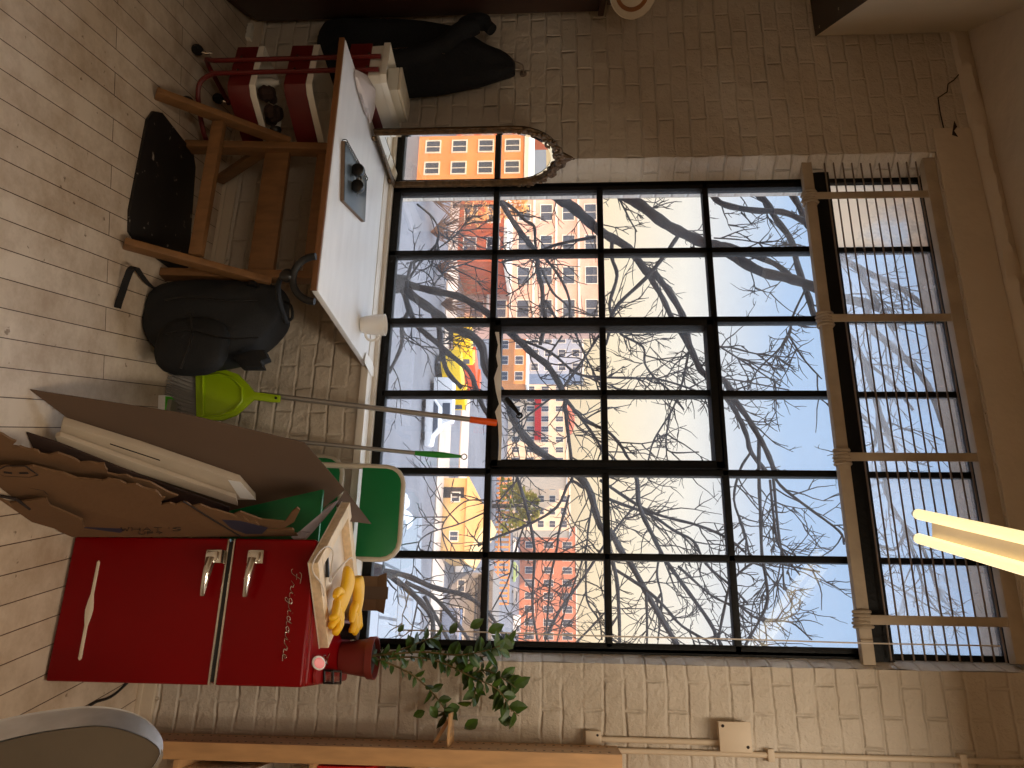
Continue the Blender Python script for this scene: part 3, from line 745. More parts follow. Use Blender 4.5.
sb.loops([[p + V(0, 0, -.0), p + V(0.006, 0.004, .026), p + V(.009, .006, .026), p + V(.004, .003, 0)] for p in ps])
sb.build('strap', 'black_cloth', bp)

# ================================================================== BROOM SET
bs = thing('broom', (-1.0, -.22, 0), 'long-handled broom with grey bristles and orange grip leaning on the window', 'broom')
dpt = thing('dustpan', (-.98, -.29, .12), 'lime green dustpan clipped upright to the long-handled broom', 'dustpan')
P0 = atY(283, 397, -.225); P1 = atY(497, 423, -.062)
ptop = atY(470, 419.5, -.078)
MB().tube([P0 + (P0 - ptop) * .12, ptop], .0115, 10).build('pole', 'alu', bs, smooth=True)
MB().tube([ptop, P1 - (P1 - ptop) * .1, P1], [.0145, .0155, .013], 10).build('grip', 'orange', bs, smooth=True)
pan = [(195, 374), (196, 421), (204, 420.5), (222, 420), (236, 415), (247, 405), (253, 399.5), (272, 402), (279, 402), (280, 395), (272, 394), (254, 391.5), (248, 384), (238, 374), (224, 369), (206, 370)]
n_pan = V(.12, -1, .02).normalized(); Pc = V(-.98, -.275, .12)
pp3 = [onpl(x, y, Pc, n_pan) for x, y in pan]
dpn = MB().prism(pp3, n_pan * -.02)
pano = dpn.build('pan', 'lime', dpt, bevel=.005)
inn = [(203, 376), (203, 416), (222, 415), (234, 410), (242, 401), (242, 388), (233, 378), (220, 374)]
ctr_ = sum([onpl(x, y, Pc, n_pan) for x, y in inn], Vector()) / 8
rim = MB()
rp = [onpl(x, y, Pc - n_pan * -.004, n_pan) for x, y in inn]
rim.tube(rp, .006, 8, closed=True)
rim.build('pan_rim', 'lime', pano, smooth=True)
hh = onpl(276, 398, Pc + n_pan * .0, n_pan)
MB().lathe(hh + n_pan * .0, [(.006, 0), (.006, .002), (0, .003)], 12, n_pan).build('hang_hole', 'black_gap', pano)
brs = []
br_t = [onpl(196, y, Pc - n_pan * .02, n_pan) for y in (374, 421)]
for k in range(2): pass
bA, bB = V(br_t[0].x + .01, -.235, .128), V(br_t[1].x - .01, -.235, .128)
fA, fB = V(-1.10, -.33, .004), V(-.905, -.33, .004)
brm = MB()
N_ = 60
for i in range(N_):
    for row in range(3):
        s_ = (i + .5) / N_; q0 = bA.lerp(bB, s_) + V(0, .02 * row, 0); q1 = fA.lerp(fB, s_) + V(random.uniform(-.006, .006), .045 * row + random.uniform(-.006, .006), random.uniform(0, .008))
        brm.tube([q0, q0.lerp(q1, .55) + V(0, .0, -.002), q1], [.0024, .0022, .0018], 4, cap=False)
brm.build('bristles', 'bristle', bs, kind='stuff')
MB().box((bA.x - .012, -.245, .118), (bB.x + .012, -.185, .155)).build('broom_head', 'bristle', bs, bevel=.006)

# mop pole with green grip
p0 = atY(286, 440.5, -.20); p1 = atY(415, 453, -.085); p2 = atY(461, 456.5, -.045 - .012)
mo = thing('mop', (p0.x, -.3, 0), 'slim mop handle with green grip and hanging ring leaning on the window', 'mop')
dirp = (p1 - p0); bot = p0 + dirp * (-(p0.z - .05) / dirp.z)
MB().tube([bot, p1], .009, 10).build('pole', 'alu', mo, smooth=True)
MB().tube([p1, p1.lerp(p2, .35), p1.lerp(p2, .6), p2], [.010, .0135, .0135, .006], 10).build('grip', 'green_grip', mo, smooth=True)
MB().tube(arc(p2 + V(.002, -.004, .014), .012, 0, 2 * pi, 14, (1, 0, 0), (0, 0, 1))[:-1], .0025, 6, closed=True).build('ring', 'chrome', mo, smooth=True)
MB().box((bot.x - .12, bot.y - .05, .004), (bot.x + .12, bot.y + .05, .05)).build('mop_head', 'alu', mo, bevel=.01)
# little green and white sponge pack on the floor
g0_ = atZ(160, 405, 0)
sx = thing('sponge_pack', (g0_.x, g0_.y, 0), 'small green and white pack on the floor beside the bristles', 'pack')
MB().box((g0_.x - .045, g0_.y - .02, .001), (g0_.x + .045, g0_.y + .06, .03), .25).build('box', 'paper', sx, bevel=.004)
MB().box((g0_.x - .04, g0_.y - .016, .0301), (g0_.x + .04, g0_.y + .056, .032), .25, (g0_.x, g0_.y + .02, 0)).build('printed_label', 'label_green', sx)

# ================================================================== LEANING CARDBOARD
A = atZ(30, 390, 0.004); B_ = atY(305, 443, -.55); C_ = atY(345, 490, -.25)
nS = (B_ - A).cross(C_ - A).normalized()
if nS.dot(CAM - A) < 0: nS = -nS
def sheet(pix, off, th): return [onpl(x, y, A + nS * off, nS) for x, y in pix], -nS * th
pix = [(30, 390), (180, 413), (305, 443), (345, 490), (300, 528), (200, 515), (130, 470), (78, 426)]
poly, ex = sheet(pix, 0, .006)
poly = [V(p.x, p.y, max(.003, p.z)) for p in poly]
tag(MB().prism(poly, ex * .6).build('cardboard_sheet', 'cardboard_dull'), 'large plain cardboard sheet leaning behind the torn boxes', 'cardboard')
def lean_box(name, pix, off, th, m, label, cat, bevel=.002):
    poly, ex = sheet(pix, off, th)
    poly = [V(p.x, p.y, max(.003, p.z)) for p in poly]
    o = MB().prism(poly, ex).build(name, m, bevel=bevel)
    return tag(o, label, cat)
fx = thing('picture_frame', atZ(62, 425, 0), 'long white boxed panel leaning on the cardboard sheet', 'panel')
poly, ex = sheet([(62, 424), (140, 448), (240, 482), (256, 500), (236, 500), (120, 456), (60, 432)], .055, .035)
MB().prism(poly, ex).build('panel', 'white_board', fx, bevel=.003)
poly, ex = sheet([(228, 480), (240, 482), (256, 500), (240, 498)], .057, .001)
MB().prism(poly, ex).build('end_tape', 'paper', fx)
poly, ex = sheet([(110, 443.5), (160, 460), (160, 461), (110, 444.5)], .056, .001)
MB().prism(poly, ex).build('corner_seam', 'card_mark', fx)
lean_box('white_panel', [(55, 437), (60, 436), (150, 468), (236, 498), (238, 506), (140, 474), (58, 443)], .085, .02, 'white_board', 'thin off-white panel leaning in front of the long white boxed panel', 'panel')
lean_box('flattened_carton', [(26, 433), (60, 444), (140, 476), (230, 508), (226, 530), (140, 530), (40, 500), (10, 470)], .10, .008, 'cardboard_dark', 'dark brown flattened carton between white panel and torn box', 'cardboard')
# torn brown box
T1, T2, T3 = atZ(-40, 450, .004), atZ(60, 533, .004), atY(295, 528, -.745)
nT = (T2 - T1).cross(T3 - T1).normalized()
if nT.dot(CAM - T1) < 0: nT = -nT
def tsheet(pix, off, th): return [onpl(x, y, T1 + nT * off, nT) for x, y in pix], -nT * th
tbx = thing('torn_box', atZ(40, 480, 0), 'big torn brown cardboard box with marker drawings beside the red refrigerator', 'cardboard box')
random.seed(9)
def jag(pts, n=5, amp=2.0):
    out = []
    for i in range(len(pts) - 1):
        (a, b_), (c, d) = pts[i], pts[i + 1]
        for k in range(n):
            t_ = k / n; out.append((a + (c - a) * t_ + random.uniform(-amp, amp) * (k > 0), b_ + (d - b_) * t_ + random.uniform(-amp, amp) * (k > 0)))
    out.append(pts[-1]); return out
edge = jag([(5, 466), (40, 468), (70, 476), (95, 480), (120, 481), (150, 490), (165, 498), (160, 506), (180, 503), (205, 507), (232, 515), (255, 522), (262, 530), (292, 529), (298, 536)], 4, 1.6)
poly, ex = tsheet(edge + [(200, 537), (72, 537), (60, 532), (20, 516), (-40, 490), (-40, 470)], .0, .006)
MB().prism([V(p.x, p.y, max(.003, p.z)) for p in poly], ex).build('front_panel', 'cardboard', tbx)
edge2 = jag([(-20, 452), (12, 446), (30, 450), (45, 455), (60, 454), (80, 463), (104, 464), (110, 474), (140, 480), (178, 496)], 4, 1.8)
poly, ex = tsheet(edge2 + [(150, 505), (60, 490), (-20, 480)], -.03, .006)
MB().prism([V(p.x, p.y, max(.003, p.z)) for p in poly], ex).build('rear_panel', 'cardboard', tbx)
poly, ex = tsheet(jag([(-30, 435), (-5, 432), (16, 442), (10, 450), (-30, 452)], 3, .8), -.012, .006)
MB().prism([V(p.x, p.y, max(.003, p.z)) for p in poly], ex).build('torn_flap', 'cardboard', tbx)
poly, ex = tsheet(jag([(-40, 497), (10, 503), (46, 498), (50, 506), (82, 520), (84, 528), (72, 534), (30, 522), (-40, 500)], 2, .6), .03, .006)
MB().prism([V(p.x, p.y, max(.003, p.z)) for p in poly], ex).build('side_flap', 'cardboard', tbx)
poly, ex = tsheet([(222, 520), (240, 512), (262, 520), (285, 522), (292, 512), (297, 508), (300, 510), (294, 522), (284, 528), (250, 530)], -.006, .006)
MB().prism(poly, ex).build('top_flap', 'cardboard', tbx)
poly, ex = tsheet([(83, 517), (100, 520), (125, 530), (120, 533), (84, 528)], .0015, .001)
MB().prism(poly, ex).build('printed_patch', 'card_blue', tbx)
poly, ex = tsheet([(222, 520), (240, 521), (268, 528), (262, 534), (246, 534), (232, 529)], .0015, .001)
MB().prism(poly, ex).build('printed_patch', 'card_blue', tbx)
drawing = True
mk = MB()
def mark(pix, off=.0025, r=.002):
    if drawing: MB().tube([onpl(x, y, T1 + nT * off, nT) for x, y in pix], r, 5).build('pen_mark', 'card_mark', tbx)
    else: mk.tube([onpl(x, y, T1 + nT * off, nT) for x, y in pix], r, 5)
mark([(0, 469), (6, 466), (25, 466), (38, 475), (30, 477), (5, 476), (0, 474)])
mark([(4, 472), (12, 473)], r=.004); mark([(20, 473), (28, 473)], r=.004)
mark([(0, 486), (30, 487), (44, 490), (48, 494)], r=.004); mark([(0, 496), (16, 499), (30, 509)], .0325, r=.005)
mark([(183, 501), (210, 518), (240, 536)], r=.003)
GL = {'W': [[(0, 1), (.25, 0), (.5, .7), (.75, 0), (1, 1)]], 'H': [[(0, 0), (0, 1)], [(1, 0), (1, 1)], [(0, .5), (1, .5)]], 'A': [[(0, 0), (.5, 1), (1, 0)], [(.2, .4), (.8, .4)]],
      'T': [[(0, 1), (1, 1)], [(.5, 1), (.5, 0)]], "'": [[(.5, 1), (.5, .7)]], 'S': [[(1, .9), (.5, 1), (0, .75), (1, .3), (.5, 0), (0, .1)]],
      'U': [[(0, 1), (0, .2), (.5, 0), (1, .2), (1, 1)]], 'P': [[(0, 0), (0, 1), (.9, .95), (.9, .55), (0, .5)]], '?': [[(0, .8), (.5, 1), (1, .75), (.5, .45), (.5, .25)], [(.5, .06), (.5, 0)]]}
drawing = False
def write(txt, x, y, w, h, gap):
    for ch in txt:
        for st in GL[ch]: mark([(x + s_ * w, y - t_ * h) for s_, t_ in st], .0025, .0013)
        x += (w if ch != "'" else w * .6) + gap
write("WHAT'S", 121, 531, 8, 3.6, 3.0)
write("UP?", 139, 534.4, 6, 2.6, 2.6)
mk.build('lettering', 'card_mark', tbx)
gst = MB(); poly = [atY(x, y, Yv) for x, y, Yv in ((291, 537, -.66), (300, 531, -.66), (320, 514, -.58), (328, 505, -.5), (338, 500, -.5), (331, 510, -.55), (312, 532, -.62), (300, 545, -.66))]
fpx_ = [atY(x, y, Yv) for x, y, Yv in ((345, 490, -.40), (371, 524, -.38), (346, 521, -.50), (336, 505, -.52))]
cso = tag(MB().prism(poly, (0, .004, .002)).build('card_strip', 'card_grey'), 'bent grey printed card strip above the torn box', 'card')
MB().prism(fpx_, (0, .003, .002)).build('brown_flap', 'cardboard_dull', cso)

# ================================================================== FOLDED GREEN CHAIRS
def folding_chair(cx, yb, yt, H, label, lean_x=0.0):
    fc = thing('folding_chair', (cx, yb, 0), label, 'folding chair', 'folded green chairs behind the cardboard')
    W = .185
    def P(x, z, d=0): return V(cx + x + lean_x * z / H, yb + (yt - yb) * z / H + d, z)
    up = [P(-W, .01)] + [P(-W, H - .07)] + [P(-W + .07 - .07 * cos(a), H - .07 + .07 * sin(a)) for a in (.4, .8, 1.2, 1.57)] + [P(W - .07 + .07 * sin(a), H - .07 + .07 * cos(a)) for a in (0, .4, .8, 1.2, 1.57)] + [P(W, .01)]
    MB().tube(up, .0115, 10).build('front_frame', 'chair_tube', fc, smooth=True)
    rl = [P(-W + .035, .01, .045), P(-W + .035, H * .62, .045), P(-W + .07, H * .66, .045), P(W - .07, H * .66, .045), P(W - .035, H * .62, .045), P(W - .035, .01, .045)]
    MB().tube(rl, .0105, 10).build('rear_frame', 'chair_tube', fc, smooth=True)
    bk = [(-W + .004, H - .165), (W - .004, H - .165), (W - .004, H - .07)] + [(W - .07 + .066 * cos(a), H - .07 + .066 * sin(a)) for a in (.4, .8, 1.2, 1.57)] + [(-W + .07 - .066 * sin(a), H - .07 + .066 * cos(a)) for a in (0, .4, .8, 1.2)] + [(-W + .004, H - .07)]
    MB().prism([P(x, z, -.009) for x, z in bk], (0, .018, 0)).build('backrest', 'chair_green', fc, bevel=.004)
    st = [(-W + .03, H * .33), (W - .03, H * .33), (W - .02, H * .70), (-W + .02, H * .70)]
    MB().prism([P(x, z, -.034) for x, z in st], (0, .022, 0)).build('seat', 'chair_green', fc, bevel=.008)
    MB().tube([P(-W, .16), P(W, .16)], .008, 8).build('crossbar', 'chair_tube', fc, smooth=True)
    return fc
folding_chair(-.505, -.36, -.215, 1.012, 'green folding chair whose backrest rises above the sill')
folding_chair(-.56, -.245, -.165, .74, 'green folding chair folded lower behind the taller one', 0.0)

# ================================================================== REFRIGERATOR
FY, FB = -.735, -.20
FX0, FX1, FH = atY(200, 538, FY).x, atY(200, 685, FY).x, atY(317, 545, FY).z
GA, GB = atY(228, 538, FY).z, atY(236.5, 538, FY).z
rf = thing('refrigerator', (-.1, -.46, 0), 'small red retro refrigerator with chrome handles below the window', 'refrigerator')
MB().box((FX0, FY + .045, .006), (FX1, FB, FH)).build('cabinet', 'red_enamel', rf, bevel=.012, seg=3)
MB().box((FX0 + .01, FY + .004, GA), (FX1 - .01, FY + .05, GB)).build('gasket', 'black_gap', rf)
ld = MB().box((FX0, FY, .008), (FX1, FY + .043, GA + .004)).build('lower_door', 'red_enamel', rf, bevel=.008, seg=3)
ud = MB().box((FX0, FY, GB - .004), (FX1, FY + .043, FH - .004)).build('freezer_door', 'red_enamel', rf, bevel=.008, seg=3)
MB().box((FX0 + .001, FY - .003, GA + .001), (FX1 - .001, FY + .02, GA + .0085)).build('chrome_strip', 'chrome', ld, bevel=.002)
MB().box((FX0 + .001, FY - .003, GB - .0085), (FX1 - .001, FY + .02, GB - .001)).build('chrome_strip', 'chrome', ud, bevel=.002)
def fhandle(z, par):
    h = MB()
    h.box((-.287, FY - .034, z - .026), (-.243, FY, z + .028)).box((-.280, FY - .044, z - .018), (-.250, FY - .03, z + .018))
    rr = []
    for i in range(9):
        t_ = i / 8; x = -.262 + .125 * t_; k = 1.25 - .65 * t_
        c = V(x, FY - .036 - .008 * sin(pi * t_), z - .004 - .012 * t_)
        rr.append([c + V(0, -.010 * k, -.010 * k), c + V(0, .006 * k, -.014 * k), c + V(0, .010 * k, 0), c + V(0, .006 * k, .014 * k), c + V(0, -.010 * k, .010 * k), c + V(0, -.014 * k, 0)])
    h.loops(rr)
    o = h.build('handle', 'chrome', par, bevel=.004)
    return o
fhandle(atY(213, 560, FY - .03).z, ld); fhandle(atY(255, 560, FY - .03).z, ud)
bz_ = atY(90, 610, FY).z - .114
bar = [(-.243, .110), (-.14, .109), (-.115, .104), (-.09, .101), (-.065, .104), (-.04, .109), (.06, .109), (.066, .114), (.06, .119), (-.04, .118), (-.065, .123), (-.09, .126), (-.115, .123), (-.14, .118), (-.243, .118), (-.249, .114)]
MB().prism([(x, FY - .0005, z + bz_) for x, z in bar], (0, -.006, 0)).build('emblem_bar', 'cream', ld, bevel=.001)
# chrome script lettering
SCR = {'F': (2.6, [[(.2, 2.3), (.5, 2.9), (1.4, 3.0), (2.5, 2.8)], [(1.6, 2.9), (1.35, 1.4), (1.1, .1), (.5, -.3), (.1, .2)], [(.8, 1.5), (2.0, 1.6)]]),
       'r': (1.8, [[(0, 0), (.6, 1.1), (.8, .85), (1.2, .9), (1.1, .2), (1.8, 0)]]),
       'i': (1.5, [[(0, 0), (.6, 1), (.55, .2), (.9, 0), (1.5, .1)], [(.75, 1.5), (.8, 1.6)]]),
       'g': (2.1, [[(1.2, .9), (.6, 1), (.2, .5), (.5, 0), (1.1, .3), (1.25, 1), (1.1, -.8), (.6, -1.2), (.4, -.8), (1.2, -.1), (2.1, .1)]]),
       'd': (2.1, [[(1.2, .8), (.6, 1), (.2, .5), (.5, 0), (1.1, .3), (1.4, 1.7), (1.25, .3), (1.5, 0), (2.1, .1)]]),
       'a': (2.1, [[(1.2, .9), (.6, 1), (.2, .5), (.5, 0), (1.1, .4), (1.3, 1), (1.2, .2), (1.5, 0), (2.1, .1)]]),
       'e': (1.6, [[(0, 0), (.9, .6), (.8, 1), (.4, .9), (.3, .3), (.7, 0), (1.6, .1)]])}
wz_ = atY(293, 568, FY).z
wr = MB(); adv = 0; us = .29 / 18.9
for ch in 'Frigidaire':
    w_, sts = SCR[ch]
    for st in sts:
        P = [V(-.233 + (adv + s_) * us + t_ * .004, FY - .003, wz_ + t_ * .0108) for s_, t_ in st]
        if len(P) > 2: P = smooth_path(P, 4)
        wr.tube(P, .0012, 5)
    adv += w_
wr.build('script_lettering', 'chrome', ud, smooth=True)
for cx_, cy_ in ((FX0 + .05, FY + .07), (FX1 - .05, FY + .07), (FX0 + .05, FB - .05), (FX1 - .05, FB - .05)):
    MB().lathe((cx_, cy_, 0), [(.018, 0), (.018, .006)], 12).build('foot', 'black_rubber', rf, smooth=True)
MB().tube(smooth_path([(.08, -.19, .05), (.16, -.24, .006), (.20, -.33, .005), (.22, -.45, .005), (.30, -.56, .005)]), .005, 6).build('power_cord', 'black_rubber', rf, smooth=True)

# ---- things on the refrigerator
TZ = FH + .001
pa = [atZ(x, y, TZ + .004) for x, y in ((309, 563), (345, 504), (356, 560), (320, 648))]
p1, p2, p4, p3 = pa[0], pa[1], pa[2], pa[3]
e1 = (p3 - p1); e2 = (p2 - p1)
L1 = min(.49, e1.length); L2 = min(.40, e2.length)
e1.normalize(); e2 = (e2 - e1 * e2.dot(e1)).normalized()
st = thing('stretcher_frame', p1 + e1 * .2, 'wooden stretched canvas lying face down on the red refrigerator', 'canvas')
def sf(a, b_, z): return V(p1.x, p1.y, 0) + e1 * a + e2 * b_ + V(0, 0, TZ + z)
bwid = .042
for k, (a0, b0, a1, b1) in enumerate(((0, 0, L1, bwid), (0, L2 - bwid, L1, L2), (0, bwid, bwid, L2 - bwid), (L1 - bwid, bwid, L1, L2 - bwid))):
    MB().prism([sf(a0, b0, .003), sf(a1, b0, .003), sf(a1, b1, .003), sf(a0, b1, .003)], (0, 0, .03)).build('bar', 'pine', st, bevel=.002)
MB().prism([sf(-.002, -.002, 0), sf(L1 + .002, -.002, 0), sf(L1 + .002, L2 + .002, 0), sf(-.002, L2 + .002, 0)], (0, 0, .003)).build('canvas', 'canvas', st)
FZ = TZ + .033
def ontop(x, y, z=FZ): return atZ(x, y, z)
# white folder and dark box behind gloves
pw = [ontop(x, y, TZ) for x, y in ((347, 552), (352, 556), (355, 602), (349, 606))]
tag(MB().prism([V(-.31, -.325, TZ), V(-.09, -.325, TZ), V(-.085, -.235, TZ), V(-.31, -.245, TZ)], (0, 0, .03)).build('paper_folder', 'paper', bevel=.002), 'white paper folder behind the yellow gloves on the refrigerator', 'folder')
dc = atZ(346, 612, TZ + .001)
tnp = V(-.045, -.335, TZ)
cn = thing('tin', V(-.045, -.335, TZ), 'small dark tin standing behind the yellow gloves', 'tin')
MB().lathe((tnp.x, tnp.y, TZ), [(.026, 0), (.029, .002), (.029, .05), (.026, .052), (.0, .052)], 20).build('body', 'black_plastic', cn, smooth=True)
MB().lathe((tnp.x, tnp.y, TZ + .052), [(.028, 0), (.03, .002), (.029, .008), (.0, .009)], 20).build('lid', 'cardboard_dark', cn, smooth=True)
# rubber gloves
def glove(base, dirv, side, label, curl, sc=1.0, flip=1):
    gl = thing('rubber_glove', base, label, 'glove', None)
    d = Vector(dirv).normalized(); s_ = Vector(side).normalized(); u = V(0, 0, 1)
    g = MB(); rings = []
    for i, (t_, w, h) in enumerate(((0, .052, .02), (.02, .054, .022), (.05, .05, .022), (.09, .042, .02), (.13, .044, .02), (.17, .048, .018), (.195, .046, .014))):
        c = base + d * t_ * sc + u * (.022 + .008 * sin(t_ * 20))
        rings.append([c + s_ * cos(a) * w * sc + u * sin(a) * h for a in [2 * pi * j / 16 for j in range(16)]])
    g.loops(rings)
    body = g.build('cuff_and_palm', 'glove', gl, smooth=True, sub=1)
    for k, (o_, ln) in enumerate(((-.036, .060), (-.012, .075), (.012, .080), (.036, .068))):
        b0 = base + d * .185 * sc + s_ * o_ * sc + u * .02
        P = [b0 - d * .02, b0 + d * ln * .4 * sc + s_ * o_ * .15 + u * (.006 * curl), b0 + d * ln * .8 * sc + s_ * o_ * .35 + u * (-.002 + .01 * curl * (k % 2)), b0 + d * ln * sc + s_ * o_ * .45 - u * .004]
        MB().tube(smooth_path(P, 3), [.0135] * 4 + [.0130] * 3 + [.012, .011, .007], 10).build('finger', 'glove', gl, smooth=True)
    b0 = base + d * .12 * sc + s_ * flip * .04 * sc + u * .024
    MB().tube(smooth_path([b0 - s_ * flip * .012, b0 + s_ * flip * .025 + d * .02, b0 + s_ * flip * .04 + d * .055], 3), [.015] * 3 + [.0135] * 2 + [.012, .008], 10).build('thumb', 'glove', gl, smooth=True)
    return gl
gb = ontop(343, 572); gt_ = ontop(328, 625)
glove(V(gb.x, gb.y, FZ), (gt_ - gb) * V(1, 1, 0).length if False else V(gt_.x - gb.x, gt_.y - gb.y, 0), V(gt_.y - gb.y, -(gt_.x - gb.x), 0), 'yellow rubber glove on top, its fingers towards the room', 1.2, .92)
gb2 = ontop(346, 580); gt2 = ontop(346, 615)
glove(V(gb2.x - .02, gb2.y + .06, FZ + .001), V(.9, .25, 0), V(-.25, .9, 0), 'yellow rubber glove lying farther back beside the dark tin', .5, .8, -1)
# white cord
cc = [ontop(x, y, FZ + .008) for x, y in ((324, 596), (322, 585), (313, 572), (314, 560), (325, 547), (333, 551), (331, 570), (330, 582))] + [ontop(338, 570, FZ + .03), ontop(350, 558, FZ + .04), ontop(353, 560, FZ + .03)]
tag(MB().tube(smooth_path(cc), .0028, 6).build('cable', 'cord_white', smooth=True), 'thin pale cable looped over the canvas on the refrigerator', 'cable')
kn = thing('paint_tool', ontop(330, 560), 'small dark handled tool with a pale head inside the canvas frame', 'tool')
ka, kb = ontop(327, 558, FZ - .02), ontop(328, 585, FZ - .02)
MB().tube([ka, ka.lerp(kb, .7)], [.006, .008], 8).build('handle', 'black_plastic', kn, smooth=True)
MB().sphere(ka.lerp(kb, .9), .022, 12, (1.3, .9, .6)).build('head', 'paper', kn, smooth=True)
# pink badge, red lid, clear lidded box, small red block
pbg = atZ(318, 663, TZ + .02)
bgd = thing('pin_badge', V(pbg.x, pbg.y, TZ), 'round pink badge with white rim on the refrigerator edge', 'badge')
axb = V(.1, -.75, .66).normalized()
MB().lathe(V(pbg.x, pbg.y + .005, TZ + .021), [(.0, -.004), (.024, -.004), (.026, 0), (.022, .004), (.0, .005)], 22, axb, squash=.8).build('rim', 'paper', bgd, smooth=True)
MB().lathe(V(pbg.x, pbg.y + .005, TZ + .021) + axb * .003, [(.0, 0), (.020, 0), (.019, .003), (.0, .004)], 22, axb, squash=.8).build('face', 'pink', bgd, smooth=True)
tag(MB().lathe((.095, -.62, TZ), [(.0, 0), (.03, .0), (.032, .004), (.030, .012), (.0, .013)], 22).build('coaster', mat('dark red disc', rgb(140, 18, 18), .4), smooth=True), 'flat round red coaster at the front right corner of the refrigerator', 'coaster')
cbx = thing('magnifier_box', V(.115, -.46, TZ), 'small dark framed clear box at the right edge of the refrigerator top', 'box')
R4 = [V(.085, -.53, TZ), V(.125, -.52, TZ), V(.13, -.42, TZ), V(.09, -.43, TZ)]
for i in range(4):
    MB().tube([R4[i] + V(0, 0, .004), R4[(i + 1) % 4] + V(0, 0, .004)], .004, 6).build('base_edge', 'black_plastic', cbx, smooth=True)
    MB().tube([R4[i] + V(0, 0, .034), R4[(i + 1) % 4] + V(0, 0, .034)], .004, 6).build('top_edge', 'black_plastic', cbx, smooth=True)
    MB().tube([R4[i] + V(0, 0, .002), R4[i] + V(0, 0, .036)], .004, 6).build('corner_edge', 'black_plastic', cbx, smooth=True)
MB().prism([p + V(0, 0, .003) for p in R4], (0, 0, .03)).build('clear_case', 'clearglass', cbx)
cl_ = thing('key_bunch', V(.05, -.56, TZ), 'small heap of silver keys beside the pink badge', 'keys')
for i in range(4):
    a = i * 1.3; c = V(.045 + .008 * i, -.57 + .012 * i, TZ + .004 + .003 * i)
    MB().tube([c, c + V(cos(a) * .035, sin(a) * .035, .004)], .003, 6).build('key_blade', 'chrome', cl_, smooth=True)
MB().tube(arc(V(.05, -.565, TZ + .012), .014, 0, 2 * pi, 14, (1, 0, .2), (0, 1, 0))[:-1], .002, 6, closed=True).build('key_ring', 'chrome', cl_, smooth=True)

# cardboard tray box standing on the sill
cxp = atY(362, 592, -.06)
kb_ = thing('carton', V(cxp.x, -.06, ZS + .022), 'small open brown carton with spread flaps standing on the sill', 'carton')
X0, X1, Zb = atY(365, 576, -.09).x, atY(365, 610, -.09).x, ZS + .023
MB().box((X0, -.09, Zb), (X1, -.03, Zb + .085)).build('body', 'cardboard', kb_, bevel=.001)
XM = (X0 + X1) / 2
for sx_, xx in ((-1, X0), (1, X1)):
    MB().prism([(xx, -.091, Zb + .085), (XM, -.091, Zb + .085), (XM, -.097, Zb + .128), (xx + sx_ * .014, -.10, Zb + .122)], (0, .003, 0)).build('side_flap', 'cardboard', kb_)
MB().prism([(XM - .026, -.0945, Zb + .02), (XM + .026, -.0945, Zb + .02), (XM + .024, -.103, Zb + .134), (XM - .024, -.103, Zb + .134)], (0, .003, 0)).build('front_flap', 'cardboard_dull', kb_)

# ------------------------------------------------------------------ potted plant
pc = V(.045, -.315, TZ)
pl = thing('potted_plant', pc, 'leafy green plant in a dark red pot on the refrigerator', 'plant')
MB().lathe(pc, [(.05, 0), (.054, .002), (.068, .10), (.074, .102), (.076, .128), (.070, .128), (.066, .10), (.0, .10)], 28).build('pot', 'terracotta', pl, smooth=True)
MB().lathe(pc + V(0, 0, .1), [(.067, 0), (.067, .012), (.03, .018), (.0, .02)], 20).build('soil', 'soil', pl, smooth=True)
stems = [[(380, 657), (410, 657), (440, 662), (470, 676), (498, 690), (512, 712)], [(380, 657), (408, 672), (430, 690), (444, 708), (446, 714)], [(380, 657), (420, 652), (455, 655), (480, 652), (500, 646)],
         [(440, 662), (470, 660), (500, 650), (505, 640)], [(470, 676), (485, 670), (505, 680), (516, 688)], [(380, 657), (400, 650), (425, 640), (440, 636)], [(455, 660), (465, 675), (475, 690), (470, 706)], [(498, 690), (500, 700), (519, 716)]]
random.seed(21)
def leaf(mb, base, d, L, Wd, up):
    d = d.normalized(); s_ = d.cross(up).normalized(); n = s_.cross(d)
    pts = []
    for t_, w in ((0, 0), (.18, .62), (.45, 1.0), (.75, .66), (1, 0)):
        c = base + d * L * t_ - n * (.18 * L * t_ * t_)
        pts.append((c - s_ * Wd * w - n * Wd * w * -.25, c, c + s_ * Wd * w + n * Wd * w * .25))
    vs = []; fs = []
    for tri in pts: vs += list(tri)
    for i in range(4):
        o = i * 3
        fs += [(o, o + 1, o + 4, o + 3), (o + 1, o + 2, o + 5, o + 4)]
    mb.add(vs, fs); mb.add([v - n * .0006 for v in vs], [tuple(reversed(f)) for f in fs])
lf = MB()
for k, stp in enumerate(stems):
    P = []
    for i, (x, y) in enumerate(stp):
        P.append(atY(x, y, pc.y + .02 * sin(k * 2.1) * i / 2 + (.015 * i if k % 2 else -.012 * i)))
    if stp[0] == (380, 657): P[0] = pc + V(.01 * cos(k * 2), .01 * sin(k * 2), .112)
    P = smooth_path(P, 4)
    MB().tube(P, [.004 - .0026 * i / len(P) for i in range(len(P))], 6).build('stem', 'stem', pl, smooth=True)
    n = len(P); nl = int(n * (1.9 if k in (0, 2, 3, 4) else 1.3))
    for q in range(nl):
        i = int(n * .06) + int((n * .94 - 1) * q / max(1, nl - 1))
        i = min(n - 1, i)
        d = (P[min(n - 1, i + 1)] - P[max(0, i - 1)]).normalized()
        a = q * 2.4 + k; o_ = d.orthogonal().normalized(); side = Matrix.Rotation(a, 3, d) @ o_
        dv = d * .55 + side * .9
        dv.y *= .8
        upv = V(random.uniform(-.4, .4), -.6, .9)
        L = random.uniform(.036, .060) * (1.15 if i > n * .4 else .85)
        leaf(lf, P[i], dv, L, L * .31, upv)
